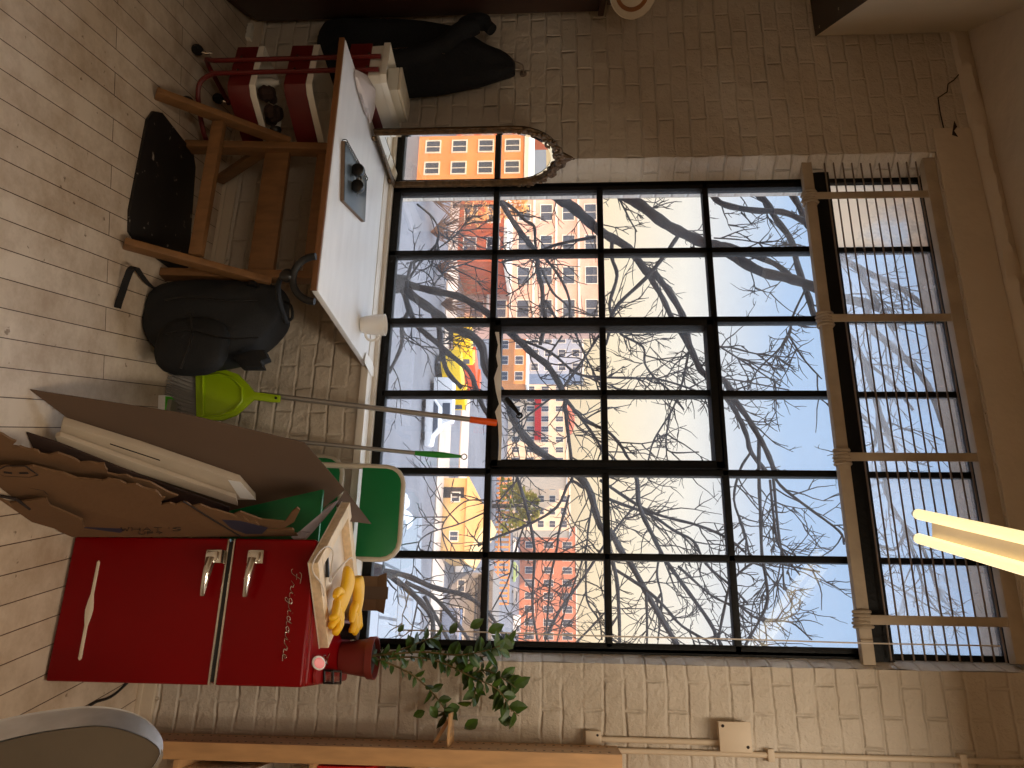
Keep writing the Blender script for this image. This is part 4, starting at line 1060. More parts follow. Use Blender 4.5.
for x, y, sx_, sy_, L in ((430, 706, .5, 1, .055), (425, 711, -1, .6, .05), (444, 710, 1, .6, .055), (478, 719, -1, 1, .065), (498, 719, 1, .2, .065), (516, 714, .3, -.6, .04), (508, 692, .6, -.3, .05), (500, 640, .8, .6, .06), (488, 632, .9, -.5, .065), (470, 628, .5, -.4, .06), (450, 634, .5, -1, .05), (398, 632, .4, -.6, .035), (405, 640, .9, .2, .05)):
    b0 = atY(x, y, pc.y + random.uniform(-.03, .06))
    leaf(lf, b0, UP * sx_ + RT * sy_ * .8, L, L * .32, V(0, -1, .4))
lf.build('foliage', 'leaf', pl)

# ================================================================== RIGHT SIDE: SHELF POST, CONDUITS
sh = thing('shelf_unit', (.36, -.36, 0), 'tall pine shelving unit with peg-holed posts at the right edge', 'shelf')
sx0 = .305
for k, yq in enumerate((-.40,)):
    po = MB().box((sx0 + (.028 if k == 0 else 0.028), yq, 0), (sx0 + .085, yq + .25, 1.86 - .03 * k)).build('post', 'shelf_pine', sh, bevel=.002)
    if k == 0:
        ho = MB()
        for i in range(56):
            z = .06 + .032 * i
            for yy in (yq + .05, yq + .20):
                ho.lathe((sx0 + .0272, yy, z), [(.0045, 0), (.0045, .002)], 8, (1, 0, 0))
        ho.build('peg_holes', 'black_gap', po, kind='stuff')
for z in (.32, .80, 1.15, 1.60):
    MB().box((sx0 + .086, -.40, z - .009), (sx0 + .85, -.12, z + .009)).build('shelf_board', 'shelf_pine', sh, bevel=.002)
MB().box((sx0 + .85, -.40, 0), (sx0 + .894, -.356, 1.86)).build('post', 'shelf_pine', sh, bevel=.002)
MB().box((sx0 + .85, -.16, 0), (sx0 + .894, -.116, 1.83)).build('post', 'shelf_pine', sh, bevel=.002)
for (x, y, z, w, h, m_, lb) in ((.42, -.37, .329, .20, .26, 'paper', 'white box on the lowest shelf behind the pine post'), (.62, -.37, .329, .17, .27, 'cream', 'cream box beside the white box on the lowest shelf'), (.40, -.37, .809, .055, .20, 'red_plastic', 'red box file on the second shelf of the pine unit'), (.46, -.36, .809, .3, .18, 'paper', 'wide white box on the second shelf of the pine unit')):
    t_ = thing('storage_box', (x + w / 2, y + .09, z), lb, 'box')
    MB().box((x, y, z + .0005), (x + w, y + .2, z + h - .03)).build('base', m_, t_, bevel=.003)
    MB().box((x - .003, y - .003, z + h - .029), (x + w + .003, y + .203, z + h)).build('lid', m_, t_, bevel=.003)
# clear jars on a little ledge left of the posts
lz = 1.255
lg = thing('wall_ledge', (.27, -.30, lz), 'small pine ledge bracketed to the left of the shelf post', 'shelf')
MB().prism([(.225, -.33, lz), (.332, -.35, lz), (.332, -.20, lz), (.225, -.22, lz)], (0, 0, .008)).build('board', 'shelf_pine', lg, bevel=.002)
MB().beam((.24, -.27, lz), (.332, -.27, lz - .055), .012, .012, (0, 1, 0)).build('bracket', 'shelf_pine', lg)
for (x, y, r, h, lb) in ((.285, -.31, .017, .11, 'slim clear glass jar nearest the room on the small ledge'), (.262, -.25, .026, .22, 'tall clear glass jar at the back of the small ledge')):
    tag(MB().lathe((x, y, lz + .0085), [(.0, 0), (r, 0), (r, h), (r - .003, h), (r - .003, .005), (.0, .005)], 20, cap=False).build('glass_jar', 'clearglass', smooth=True), lb, 'jar')
# conduits and junction box
jb = thing('junction_box', (.29, WY, 2.30), 'painted square junction box on the brick right of the window', 'junction box')
j0, j1 = atY(725, 722, WY - .04), atY(753, 753, WY - .04)
zj0, zj1 = 2.235, 2.345
MB().box((j0.x, WY - .0, zj0), (j1.x - .005, WY - .05, zj1)).build('housing', 'pipe', jb, bevel=.004)
MB().box((j0.x - .003, WY - .05, zj0 - .003), (j1.x - .002, WY - .056, zj1 + .003)).build('cover', 'pipe', jb, bevel=.002)
for p in ((j0.x + .012, zj0 + .012), (j1.x - .02, zj1 - .012)):
    MB().lathe((p[0], WY - .0555, p[1]), [(.006, 0), (.005, .003), (0, .004)], 10, (0, -1, 0)).build('screw', 'card_mark', jb, smooth=True)
def pipe_pts(l): return [atY(x, y, WY - .016) for x, y in l]
P = pipe_pts([(600, 740), (660, 741.5), (727, 744)])
tag(MB().tube([V(.315, WY - .016, 1.80), V(.315, WY - .016, zj0)], .0105, 10).build('conduit', 'pipe', smooth=True), 'short painted conduit rising from floor outlet to the junction box', 'conduit')
cd2 = thing('conduit', (.345, WY, 1.8), 'long painted conduit running past the junction box to the ceiling', 'conduit')
MB().tube([V(.352, WY - .016, 1.80), V(.352, WY - .016, CEIL)], .0105, 10).build('pipe', 'pipe', cd2, smooth=True)
for z in (2.42, 3.1):
    MB().box((.330, WY, z - .012), (.374, WY - .030, z + .012)).build('clamp', 'pipe', cd2, bevel=.003)
co = thing('junction_box', (.31, WY, 1.78), 'small painted conduit fitting above the pine shelf post', 'junction box')
MB().box((.285, WY, 1.745), (.37, WY - .035, 1.805)).build('housing', 'pipe', co, bevel=.008)
MB().lathe((.30, WY - .034, 1.79), [(.005, 0), (.004, .003), (0, .004)], 10, (0, -1, 0)).build('screw', 'card_mark', co, smooth=True)

# ================================================================== METAL CHAIR IN THE FOREGROUND
mch = thing('metal_chair', (.33, -1.75, 0), 'old aluminium chair back at the lower right, close to the viewer', 'chair')
# backrest plane seen obliquely
fpx = [(-30, 728), (0, 720), (40, 712), (80, 707), (105, 707), (128, 711), (146, 719), (158, 731), (163, 743), (161, 757), (152, 768), (130, 778), (80, 782), (0, 782), (-30, 780)]
Pm = V(.16, -1.62, .6); nm = V(-.30, -1, .12).normalized()
outer = [onpl(x, y, Pm, nm) for x, y in fpx]
cen = sum(outer, Vector()) / len(outer)
dpt = nm * .05
fpx2 = [(-30, 749), (0, 741), (40, 732), (80, 726.5), (100, 725.5), (122, 729), (142, 736), (155, 744), (160, 751), (158, 759), (150, 769), (128, 778), (80, 781), (0, 781), (-30, 779)]
inner = [onpl(x, y, Pm + nm * .055, nm) for x, y in fpx2]
rm = MB(); rm.loops([outer, inner], cap=True)
rim_o = MB().loops([smooth_path(outer + [outer[0]], 3)[:-1], smooth_path(inner + [inner[0]], 3)[:-1]], cap=False).build('back_rim', 'steel', mch, smooth=True)
MB().loops([[p - nm * .004 + (sum(inner, Vector()) / 15 - p) * .02 for p in smooth_path(inner + [inner[0]], 3)[:-1]], [p - nm * .02 for p in smooth_path(inner + [inner[0]], 3)[:-1]]]).build('back_panel', mat('brown grey vinyl', rgb(108, 96, 80), .45, var=.08), mch, smooth=True)
MB().loops([[p - nm * .001 for p in smooth_path(outer + [outer[0]], 3)[:-1]], [p + nm * .004 for p in smooth_path(outer + [outer[0]], 3)[:-1]]]).build('back_shell', 'steel', mch, smooth=True)
zb0 = min(p.z for p in outer)
MB().prism([(.16, -1.98, .43), (.52, -2.06, .43), (.56, -1.70, .43), (.20, -1.62, .43)], (0, 0, .04)).build('seat', mat('grey vinyl seat', rgb(104, 94, 82), .45), mch, bevel=.015)
for x, y in ((.18, -1.96), (.50, -2.03), (.53, -1.72), (.22, -1.64)):
    MB().tube([(x, y, .44), (x + (x - .35) * .12, y + (y + 1.83) * .12, .004)], .012, 10).build('leg', 'steel', mch, smooth=True)
MB().tube([(.27, -1.645, .45), (.27, -1.60, .56)], .012, 8).build('back_strut', 'steel', mch, smooth=True)

# ================================================================== FLUORESCENT LAMPS
def tube_lamp(p, d, L, label, emit):
    lp = thing('ceiling_lamp', p, label, 'lamp', None)
    d = Vector(d).normalized(); s_ = V(-d.y, d.x, 0)
    q = p + d * .06
    hs = MB()
    pr = [(-.05, .022), (.05, .022), (.035, .075), (-.035, .075)]
    hs.prism([q + s_ * a + V(0, 0, z) for a, z in pr], d * (L - .12))
    hs.build('housing', 'fixture', lp, bevel=.003)
    for k in (-1, 1):
        tb_ = MB().tube([p + s_ * .042 * k + d * t_ for t_ in (0, .012, L - .012, L)], [.012, .018, .018, .012], 14).build('tube', emit, lp, smooth=True)
        for e_ in (0, L):
            MB().lathe(p + s_ * .042 * k + d * (e_ + (-.012 if e_ == 0 else 0)), [(.012, 0), (.012, .012)], 12, d).build('tube_cap', 'steel', tb_, smooth=True)
            MB().box(p + s_ * .042 * k + d * (e_ + (.06 if e_ == 0 else -.07)) + V(-.01, -.01, .0), p + s_ * .042 * k + d * (e_ + (.07 if e_ == 0 else -.06)) + V(.01, .01, .04)).build('socket', 'fixture', lp)
    for t_ in (.3, L - .3):
        MB().tube([p + d * t_ + V(0, 0, .085), V(p.x + d.x * t_, p.y + d.y * t_, CEIL - .001)], .003, 6).build('hanger', 'rod', lp, smooth=True)
    return lp, d
LD = V(.266, -.964, 0)
LP = V(-.431, -.50, 2.896)
tube_lamp(LP, LD, 2.4, 'lit twin tube fluorescent lamp hanging in front of the window', 'tube_on')

def area(name, loc, rot, sx_, sy_, power, col):
    l = bpy.data.lights.new(name, 'AREA'); l.shape = 'RECTANGLE'; l.size = sx_; l.size_y = sy_; l.energy = power; l.color = col
    o = bpy.data.objects.new(name, l); COL.objects.link(o); o.location = loc; o.rotation_euler = rot
    return o
WARM = (1.0, .87, .70)
# room's lamp row behind the viewer; nearer lamp added to brighten right wall
for x, y, p in ((.55, -5.2, 52), (.62, -1.95, 34)):
    area('lamp_fill_light', (x, y, 3.15), (0, 0, radians(15.4)), .14, 2.4, p, WARM)

# ================================================================== OUTSIDE
GZ = -9.4
struct(MB().box((-420, .3, GZ - .3), (420, 900, GZ)).build('ground_street', 'street'), 'pale frosty street far below the window', 'street')
eb = MB()
eb.box((-45, -9, GZ), (RX0 - .31, .24, 14)).box((RX1 + .31, -9, GZ), (12, .24, 14))
eb.box((RX0 - .31, -9, CEIL + .31), (RX1 + .31, .24, 14)).box((RX0 - .31, -9, GZ), (RX1 + .31, .24, -.31))
struct(eb.build('wall_exterior', mat('old outside brick', rgb(120, 82, 66), .9, var=.2, scale=2)), 'outside brick walls of the old factory building', 'wall')

def slab_mat():
    m, nt, b = nodes('pale slab paving'); N = nt.nodes.new; L = nt.links.new
    g = N('ShaderNodeNewGeometry'); br = N('ShaderNodeTexBrick'); L(g.outputs['Position'], br.inputs['Vector'])
    br.inputs['Scale'].default_value = 1; br.inputs['Brick Width'].default_value = 3.2; br.inputs['Row Height'].default_value = 5.5; br.inputs['Mortar Size'].default_value = .10
    br.inputs['Color1'].default_value = rgb(140, 144, 150); br.inputs['Color2'].default_value = rgb(124, 130, 138); br.inputs['Mortar'].default_value = rgb(70, 74, 82)
    L(br.outputs['Color'], b.inputs['Base Color']); b.inputs['Roughness'].default_value = .8
    return m
q = [atZ(x, y, GZ + .25) for x, y in ((422, 517), (417, 800), (335, 800), (345, 517))]
struct(MB().prism([V(p.x, p.y, GZ) for p in q], (0, 0, .25)).build('pavement', slab_mat()), 'pale jointed slab pavement beyond the near trees', 'pavement')
struct(MB().box((-60, 64, GZ), (60, 71, GZ + .12)).build('pavement', 'lit_paving'), 'far pavement strip paled for low sunlight across the street', 'pavement')  # pale strip added where low sun falls on the street
struct(MB().box((-60, 79, GZ), (60, 86, GZ + .12)).build('pavement', 'lit_paving'), 'farthest pavement strip paled for sunlight before the brick building', 'pavement')
sn = MB(); random.seed(4); pz = atZ(402, 509, GZ)
for i in range(7): sn.sphere(V(pz.x + random.uniform(-.8, .8), pz.y + random.uniform(-1, 1), GZ + .15), random.uniform(.35, .8), 10, (1, 1, .8))
tag(sn.build('snow_pile', 'snow', smooth=True), 'small white heap of snow beside the pale slabs', 'snow pile')

M['w_glass'] = mat('far window glass', rgb(74, 82, 98), .15, var=.1)
M['w_frame'] = mat('far window frame', rgb(226, 220, 210), .7)
WALLS = {'brick': rgb(176, 92, 64), 'cream': rgb(228, 204, 178), 'beige': rgb(236, 190, 128), 'grey': rgb(150, 148, 150), 'blue': rgb(160, 168, 186),
         'orange': rgb(226, 150, 92), 'pink': rgb(216, 176, 160), 'red': rgb(190, 122, 98)}
for k, c in WALLS.items(): M['b_' + k] = mat('facade ' + k, c, .85, var=.1, scale=.8, bump=.3, bscale=3)
M['roof'] = mat('flat roof', rgb(120, 112, 106), .9)
M['shutter'] = mat('dark opening', rgb(56, 52, 52), .8)
BL = {}
def building(key, label, y0_, y1_, xb, xt, m, rows_, cols_, depth=12, band=True, wfrac=.5, hfrac=.5, gable=0.0, name='building', world=None):
    if world:
        X0, X1, D, Zt = world
    else:
        D = atZ(xb, (y0_ + y1_) / 2, GZ).y
        X0, X1 = atY(xb, y0_, D).x, atY(xb, y1_, D).x; Zt = atY(xt, (y0_ + y1_) / 2, D).z
    B = thing(name, ((X0 + X1) / 2, D + depth / 2, GZ), label, 'building')
    MB().box((X0, D, GZ), (X1, D + depth, Zt)).build('walls', 'b_' + m, B)
    if gable:
        xm = (X0 + X1) / 2; o = .4
        MB().prism([(X0 - o, D - o, Zt), (X1 + o, D - o, Zt), (xm, D - o, Zt + gable)], (0, depth + 2 * o, 0)).build('roof', 'b_' + m, B)
    else:
        MB().box((X0 - .25, D - .25, Zt), (X1 + .25, D + depth, Zt + .35)).build('parapet', 'w_frame' if band else 'roof', B)
    H = Zt - GZ; W = X1 - X0
    for r in range(rows_):
        for c in range(cols_):
            cx_ = X0 + W * (c + .5) / cols_; cz = GZ + H * (r + .55) / rows_
            ww, hh = W / cols_ * wfrac, H / rows_ * hfrac
            f = MB()
            f.box((cx_ - ww / 2 - .1, D - .1, cz - hh / 2 - .1), (cx_ + ww / 2 + .1, D + .02, cz - hh / 2)).box((cx_ - ww / 2 - .1, D - .1, cz + hh / 2), (cx_ + ww / 2 + .1, D + .02, cz + hh / 2 + .1))
            f.box((cx_ - ww / 2 - .1, D - .1, cz - hh / 2), (cx_ - ww / 2, D + .02, cz + hh / 2)).box((cx_ + ww / 2, D - .1, cz - hh / 2), (cx_ + ww / 2 + .1, D + .02, cz + hh / 2))
            f.box((cx_ - .03, D - .07, cz - hh / 2), (cx_ + .03, D, cz + hh / 2))
            fo = f.build('window', 'w_frame', B)
            MB().box((cx_ - ww / 2, D - .04, cz - hh / 2), (cx_ + ww / 2, D + .01, cz + hh / 2)).build('pane', 'w_glass', fo)
    BL[key] = (B, X0, X1, D, Zt)
    return B
building('apt', 'tall pale apartment block with rows of windows beyond the left panes', 60, 326, 470, 600, 'pink', 6, 9, 4)
building('brick', 'red brick building with white framed windows in front of the tall pale block', 60, 262, 461, 506, 'brick', 2, 7, 8)
building('step', 'blue grey stepped office block far down the street', 333, 374, 500, 582, 'blue', 6, 3, 6)
building('oran', 'low sunlit orange building below the grey stepped block', 322, 384, 496, 526, 'orange', 2, 4, 6)
building('shop', 'long row of cream shops with a red sign band in mid street', 384, 476, 508, 566, 'cream', 4, 9, 14)
building('crm', 'cream block with grid of windows beside the evergreen tree', 468, 530, 512, 569, 'cream', 5, 5, 12)
building('red', 'long red brick warehouse in the sun beyond the parked cars', 526, 712, 519, 576, 'red', 3, 14, 14)
building('house', 'small sunlit beige gabled house at the edge of the street', 478, 556, 441, 466, 'beige', 1, 2, 9, gable=2.2, wfrac=.22, hfrac=.3)
building('garage', 'low grey garage in shade right of the sunlit beige house', 572, 716, 448, 488, 'grey', 2, 5, 9, band=False, wfrac=.4, hfrac=.32)
building('mirA', 'broad sunlit orange building seen in the mirror from across the street', 0, 0, 0, 0, 'orange', 4, 12, 12, world=(22, 46, 47, -1.0))
building('mirB', 'tall sunlit brick building farthest to the right, seen in the mirror', 0, 0, 0, 0, 'brick', 5, 7, 12, world=(48, 76, 56, 1.5))
# extra parts
B, X0, X1, D, Zt = BL['apt']
for i in range(1, 6): MB().box((X0, D - .35, GZ + (Zt - GZ) * i / 6 - .12), (X1, D, GZ + (Zt - GZ) * i / 6 + .12)).build('ledge', 'w_frame', B)
B, X0, X1, D, Zt = BL['shop']
p0_, p1_ = atY(535, 398, D), atY(541, 440, D)
MB().box((p0_.x, D - .5, p0_.z), (p1_.x, D - .05, p1_.z)).build('sign_band', 'red_plastic', B, label='red sign band')
dm = atY(566, 415, D); rr = (atY(566, 432, D) - atY(566, 398, D)).length / 2
MB().lathe((dm.x, D + rr, Zt + .2), [(rr, 0), (rr * .92, rr * .18), (rr * .7, rr * .34), (rr * .35, rr * .44), (.05, rr * .47)], 24).build('dome', 'b_brick', B, smooth=True)
B, X0, X1, D, Zt = BL['garage']
MB().box((X0 + .3, D - 1.2, Zt - 1.1), (X1, D, Zt - .7)).build('awning', 'shutter', B)
B, X0, X1, D, Zt = BL['house']
MB().box((X0 + (X1 - X0) * .12, D - .06, GZ), (X0 + (X1 - X0) * .26, D + .02, GZ + 2.1)).build('door', 'shutter', B)

# lattice fence
fx0, fx1 = atZ(497, 474, GZ), atZ(497, 606, GZ); D = fx0.y
fn = thing('fence', ((fx0.x + fx1.x) / 2, D, GZ), 'long sunlit timber fence like a ladder laid along the street', 'fence')
n = 26
for i in range(n + 1):
    x = fx0.x + (fx1.x - fx0.x) * i / n
    MB().box((x - .18, D - .15, GZ), (x + .18, D + .15, GZ + 2.6)).build('post', 'b_orange', fn)
for z in (.5, 2.4): MB().box((fx0.x, D - .25, GZ + z), (fx1.x, D - .1, GZ + z + .25)).build('rail', 'b_orange', fn)

# vehicles
def paint(name, c): M[name] = mat(name, c, .3, var=.03)
for nme, c in (('car white', rgb(226, 226, 228)), ('car grey', rgb(150, 154, 160)), ('car blue', rgb(96, 112, 140)), ('car green', rgb(150, 176, 120)), ('truck yellow', rgb(250, 206, 20)), ('truck orange', rgb(226, 84, 24))): paint(nme, c)
def car(x, y, m, label, L=4.4, yaw=0.0, van=False):
    p = atZ(x, y, GZ); R = Matrix.Rotation(yaw, 3, 'Z')
    C_ = thing('car', p, label, 'car', None)
    h = 2.0 if van else 1.45
    pr = [(-.5, .32), (.5, .32), (.5, .62), (.47, .82), (.30, .92), (.17, h), (-.28, h), (-.42, .98), (-.5, .85)] if not van else [(-.5, .32), (.5, .32), (.5, .9), (.44, 1.1), (.36, 1.95), (.3, h), (-.48, h), (-.5, 1.8)]
    MB().prism([p + R @ V(a * L, -.85, z) for a, z in pr], R @ V(0, 1.7, 0)).build('body', m, C_, bevel=.06)
    for s_ in (-1, 1):
        wn = [(.27, .95), (.15, h - .1), (-.25, h - .1), (-.37, .98)] if not van else [(.35, 1.15), (.29, 1.8), (.02, 1.8), (.02, 1.15)]
        MB().prism([p + R @ V(a * L, s_ * .855, z) for a, z in wn], R @ V(0, s_ * .02, 0)).build('side_window', 'w_glass', C_)
        for a in (-.31, .31):
            MB().lathe(p + R @ V(a * L, s_ * .72, .33), [(.2, -.1), (.33, -.1), (.33, .1), (.2, .11)], 16, R @ V(0, 1, 0)).build('wheel', 'black_rubber', C_, smooth=True)
    return C_
car(423, 421, 'car white', 'white car parked in the street left of the mop handle', 4.2, .15)
car(431, 404, 'car white', 'white van parked beside the white car in the street', 4.4, .1, True)
car(439, 634, 'car blue', 'blue grey van before the shaded grey garage', 4.6, 0, True)
for i, (y, m, lb) in enumerate(((548, 'car white', 'white car leftmost of the row before the red warehouse'), (572, 'car green', 'pale green car in the row before the red warehouse'), (598, 'car grey', 'grey car in the row before the red warehouse'), (625, 'car white', 'white van rightmost of the row before the red warehouse'))):
    c_ = car(512, y, m, lb, 4.6, 0, i == 3); c_['group'] = 'cars parked before the red warehouse'
def truck(x, y, m, label, yaw, L=6.0):
    p = atZ(x, y, GZ); R = Matrix.Rotation(yaw, 3, 'Z')
    T = thing('truck', p, label, 'truck', 'works trucks in the street')
    f = lambda a, b_, z: p + R @ V(a, b_, z)
    def bx_(a0, b0, z0, a1, b1, z1, nme, mm): MB().hexa([f(a0, b0, z0), f(a1, b0, z0), f(a1, b1, z0), f(a0, b1, z0), f(a0, b0, z1), f(a1, b0, z1), f(a1, b1, z1), f(a0, b1, z1)]).build(nme, mm, T, bevel=.05)
    bx_(-L / 2, -1.1, .6, L * .2, 1.1, 2.3, 'load_body', m); bx_(L * .22, -1.1, .5, L / 2, 1.1, 2.5, 'cab', m); bx_(-L / 2, -.5, .4, L / 2, .5, .6, 'chassis', 'black_rubber')
    bx_(L / 2 - .6, -1.12, 1.4, L / 2 - .1, 1.12, 2.2, 'cab_window', 'w_glass')
    for a in (-L * .35, -L * .15, L * .35):
        for s_ in (-1, 1): MB().lathe(f(a, s_ * .95, .45), [(.25, -.14), (.45, -.14), (.45, .14), (.25, .15)], 16, R @ V(0, 1, 0)).build('wheel', 'black_rubber', T, smooth=True)
truck(438, 380, 'truck yellow', 'yellow works truck nearest, seen behind the near branches', .9, 5.2)
truck(449, 341, 'truck yellow', 'yellow works truck farther left behind the thick branch', .5, 4.6)
truck(456, 370, 'truck orange', 'orange works truck behind the yellow ones', 1.2, 5.0)

# evergreen and sunlit shrubs
def blob_tree(x, y, h, r, label, m, name='evergreen_tree'):
    p = atZ(x, y, GZ); T = thing(name, p, label, 'tree')
    MB().tube([p, p + V(0, 0, h * .8)], [r * .08, r * .03], 8).build('trunk', 'bark', T)
    c = MB(); random.seed(int(x * 7 + y))
    for i in range(420):
        a = random.uniform(0, 2 * pi); z = random.random(); rr = r * sqrt(random.random()) * (1 - .75 * z)
        q = p + V(cos(a) * rr, sin(a) * rr, h * (.18 + .8 * z)); d = V(cos(a), sin(a), random.uniform(-.3, .5)).normalized() * random.uniform(.35, .8) * r * .3
        s_ = d.cross(V(0, 0, 1)).normalized() * r * .07
        c.add([q - s_, q + s_, q + d], [(0, 1, 2)]); u = V(0, 0, r * .07); c.add([q - u, q + u, q + d], [(0, 1, 2)])
    c.build('crown', m, T)
M['needles'] = mat('yellow green needles', rgb(128, 128, 52), .8, var=.4, scale=2)
M['twig_warm'] = mat('reddish twigs', rgb(128, 92, 70), .8, var=.3)
blob_tree(492, 506, 8, 5.0, 'broad evergreen tree beside the beige house', 'needles')
def shrub(x, y, h, label):
    p = atZ(x, y, GZ); T = thing('bare_shrub', p, label, 'shrub', 'bare shrubs across the street')
    c = MB()
    for i in range(46):
        a = random.uniform(0, 6.28); d = V(cos(a) * .6, sin(a) * .6, 1).normalized(); P = [p]
        for k in range(4):
            d = (d + V(random.uniform(-.45, .45), random.uniform(-.45, .45), random.uniform(-.1, .3))).normalized(); P.append(P[-1] + d * h * .28)
        c.tube(P, [.05, .04, .03, .022, .012], 4, cap=False)
    c.build('twigs', 'twig_warm', T)
random.seed(12)
for x, y, h in ((428, 196, 4.6), (431, 232, 4.2), (436, 268, 4.4), (441, 304, 4.0)):
    shrub(x, y, h, 'reddish bare shrub in the row across the street beyond the left panes')
blob_tree(452, 206, 8, 2.4, 'sunlit golden bush before the red brick building', 'b_beige', 'golden_bush')

# ---- the near trees: limbs traced from the photograph, each set at its own distance
class Tree:
    def __init__(s, name, label, D):
        s.D = D; s.big = MB(); s.fine = MB(); s.lab = label; s.name = name
    def px(s, D): return (D - CAM.y) / F_PX
    def limb(s, w0, w1, pix, dd0=0.0, dd1=0.0, tw=1.0, n=8):
        k = len(pix)
        P = [atY(x, y, s.D + dd0 + (dd1 - dd0) * i / (k - 1)) for i, (x, y) in enumerate(pix)]
        P = smooth_path(P, 4); m = len(P)
        u = s.px(s.D)
        R = [max(.5, (w0 + (w1 - w0) * i / (m - 1)) * (1 + .10 * sin(i * 1.7 + pix[0][0]))) * u / 2 for i in range(m)]
        s.big.tube(P, R, n if w0 > 3 else 6)
        L = sum((P[i + 1] - P[i]).length for i in range(m - 1))
        nt_ = int(L / u / 14 * tw)
        for q in range(nt_):
            i = random.randrange(1, m - 1)
            d = (P[i + 1] - P[i - 1]).normalized()
            s.twig(P[i], d, random.uniform(16, 74) * u, 1.9 * u * .5, 2, random.choice((-1, 1)))
    def twig(s, p, d, L, r, lev, sg):
        ax = V(random.uniform(-.25, .25), 1, random.uniform(-.25, .25)).normalized()
        d = Matrix.Rotation(sg * random.uniform(.45, 1.1), 3, ax) @ d
        d = (d + V(0, random.uniform(-.3, .3), .12)).normalized()
        P = [p]; k = 5
        for i in range(k):
            d = (Matrix.Rotation(random.uniform(-.33, .33), 3, ax) @ d + V(0, 0, .05)).normalized(); P.append(P[-1] + d * L / k)
        s.fine.tube(P, [r * (1 - .62 * i / k) for i in range(k + 1)], 4, cap=False)
        if lev:
            for q in range(random.choice((1, 2, 3))):
                i = random.randrange(1, k)
                s.twig(P[i], (P[i + 1] - P[i]).normalized(), L * random.uniform(.35, .7), r * .75, lev - 1, random.choice((-1, 1)))
    def done(s, base):
        T = thing(s.name, base, s.lab, 'tree')
        s.big.build('trunk', 'bark', T, smooth=True, label='trunk and main boughs'); s.fine.build('twigs', 'bark', T, kind='stuff')
random.seed(33)
t1 = Tree('bare_tree', 'bare grey tree forking low just outside the left panes', 9.0)
f1 = atY(404, 284, 9.0); g1_ = V(f1.x + .1, 9.0, GZ)
t1.big.tube(smooth_path([g1_, g1_.lerp(f1, .5) + V(.1, 0, 0), f1.lerp(g1_, .08), f1 + UP * .1]), [.30 - .012 * i for i in range(13)], 10)
t1.limb(9, 6, [(402, 283), (429, 290), (457, 296), (475, 305), (490, 315), (516, 338), (533, 354), (548, 366), (562, 389), (566, 401)], 0, -.4, .5)
t1.limb(4, 3, [(565, 399), (566, 416), (571, 457), (572, 480)], -.4, -.5)
t1.limb(4, 2.4, [(567, 401), (584, 420), (607, 431), (621, 446), (628, 458), (640, 470)], -.4, -.9)
t1.limb(3.4, 2, [(566, 400), (590, 430), (602, 448), (618, 462)], -.4, -.1)
t1.limb(11, 5, [(402, 288), (422, 303), (440, 316), (449.5, 327), (469, 334), (482, 347), (487, 371), (507, 401), (516, 424), (533, 446), (548, 457), (579, 477), (590, 492), (595, 510), (601, 527), (611, 533), (620, 549), (632, 566), (650, 599), (667, 628), (679, 648), (690, 668)], 0, .9, .35)
t1.limb(7, 5, [(432, 310), (439, 328), (441, 347), (447, 371), (462, 388)], .2, .5, .4)
t1.limb(7, 4.5, [(404, 292), (410, 312), (419, 327), (432, 339), (452, 356), (469, 371), (477, 390), (485, 410), (497, 425)], .0, .8, .8)
t1.limb(5, 4, [(408, 312), (402, 327), (401, 347), (389, 373)], .1, .3, 1.2)
t1.limb(4, 2.5, [(412, 262), (408, 275), (404, 283)], -.5, 0, .6)
t1.limb(2.4, 1.6, [(417, 204), (433, 218), (439, 232), (436.5, 245), (429, 252.5), (420, 262), (408, 282)], -.8, 0, 1.4)
t1.limb(2, 1.4, [(404, 283), (425, 258), (455, 236), (470, 215)], 0, -.4, 1.4)
t1.limb(2, 1.3, [(430, 290), (447, 270), (470, 262), (488, 250)], 0, .4, 1.4)
t1.limb(3.4, 2, [(516, 338), (550, 352), (576, 373), (600, 377), (632, 378), (660, 379.5), (697, 391), (712, 398)], -.2, .3, 1.0)
t1.limb(3, 2, [(562, 389), (584.5, 358), (597, 339), (610, 325)], -.3, -.9, 1.0)
t1.limb(2.6, 1.6, [(562, 336), (550, 354), (547, 366)], -.2, -.3, 1)
t1.limb(2.6, 1.6, [(574, 330), (584.5, 354), (595, 375), (606, 398)], -.3, .2, 1)
t1.limb(2.5, 1.5, [(551, 398), (522, 420), (508, 432)], -.3, .3, 1.2)
t1.limb(5, 2.4, [(601, 524), (615, 571), (618.5, 603.5), (620, 645), (621, 670)], .6, .8, .9)
t1.limb(3.5, 2.2, [(613, 568), (644.5, 588.6), (664, 606), (682, 626), (711, 643), (730, 655)], .7, .3, 1.0)
t1.limb(3.2, 2, [(646, 590), (647, 620), (647, 650)], .7, .9, .9)
t1.limb(3.6, 2.4, [(584, 488), (570, 482), (557, 507), (529.5, 524), (492, 539), (478, 546)], .5, .2, .9)
t1.limb(3, 2, [(569, 495), (559, 532), (557, 549), (551, 575), (548, 610), (545, 645)], .5, .8, 1.0)
t1.limb(2.4, 1.6, [(592, 505), (588, 530), (585, 552), (567, 604), (557, 642)], .6, .9, 1.1)
t1.limb(2.4, 1.5, [(586, 560), (587, 600), (599, 620), (602, 640)], .6, .4, 1.2)
t1.done(g1_)

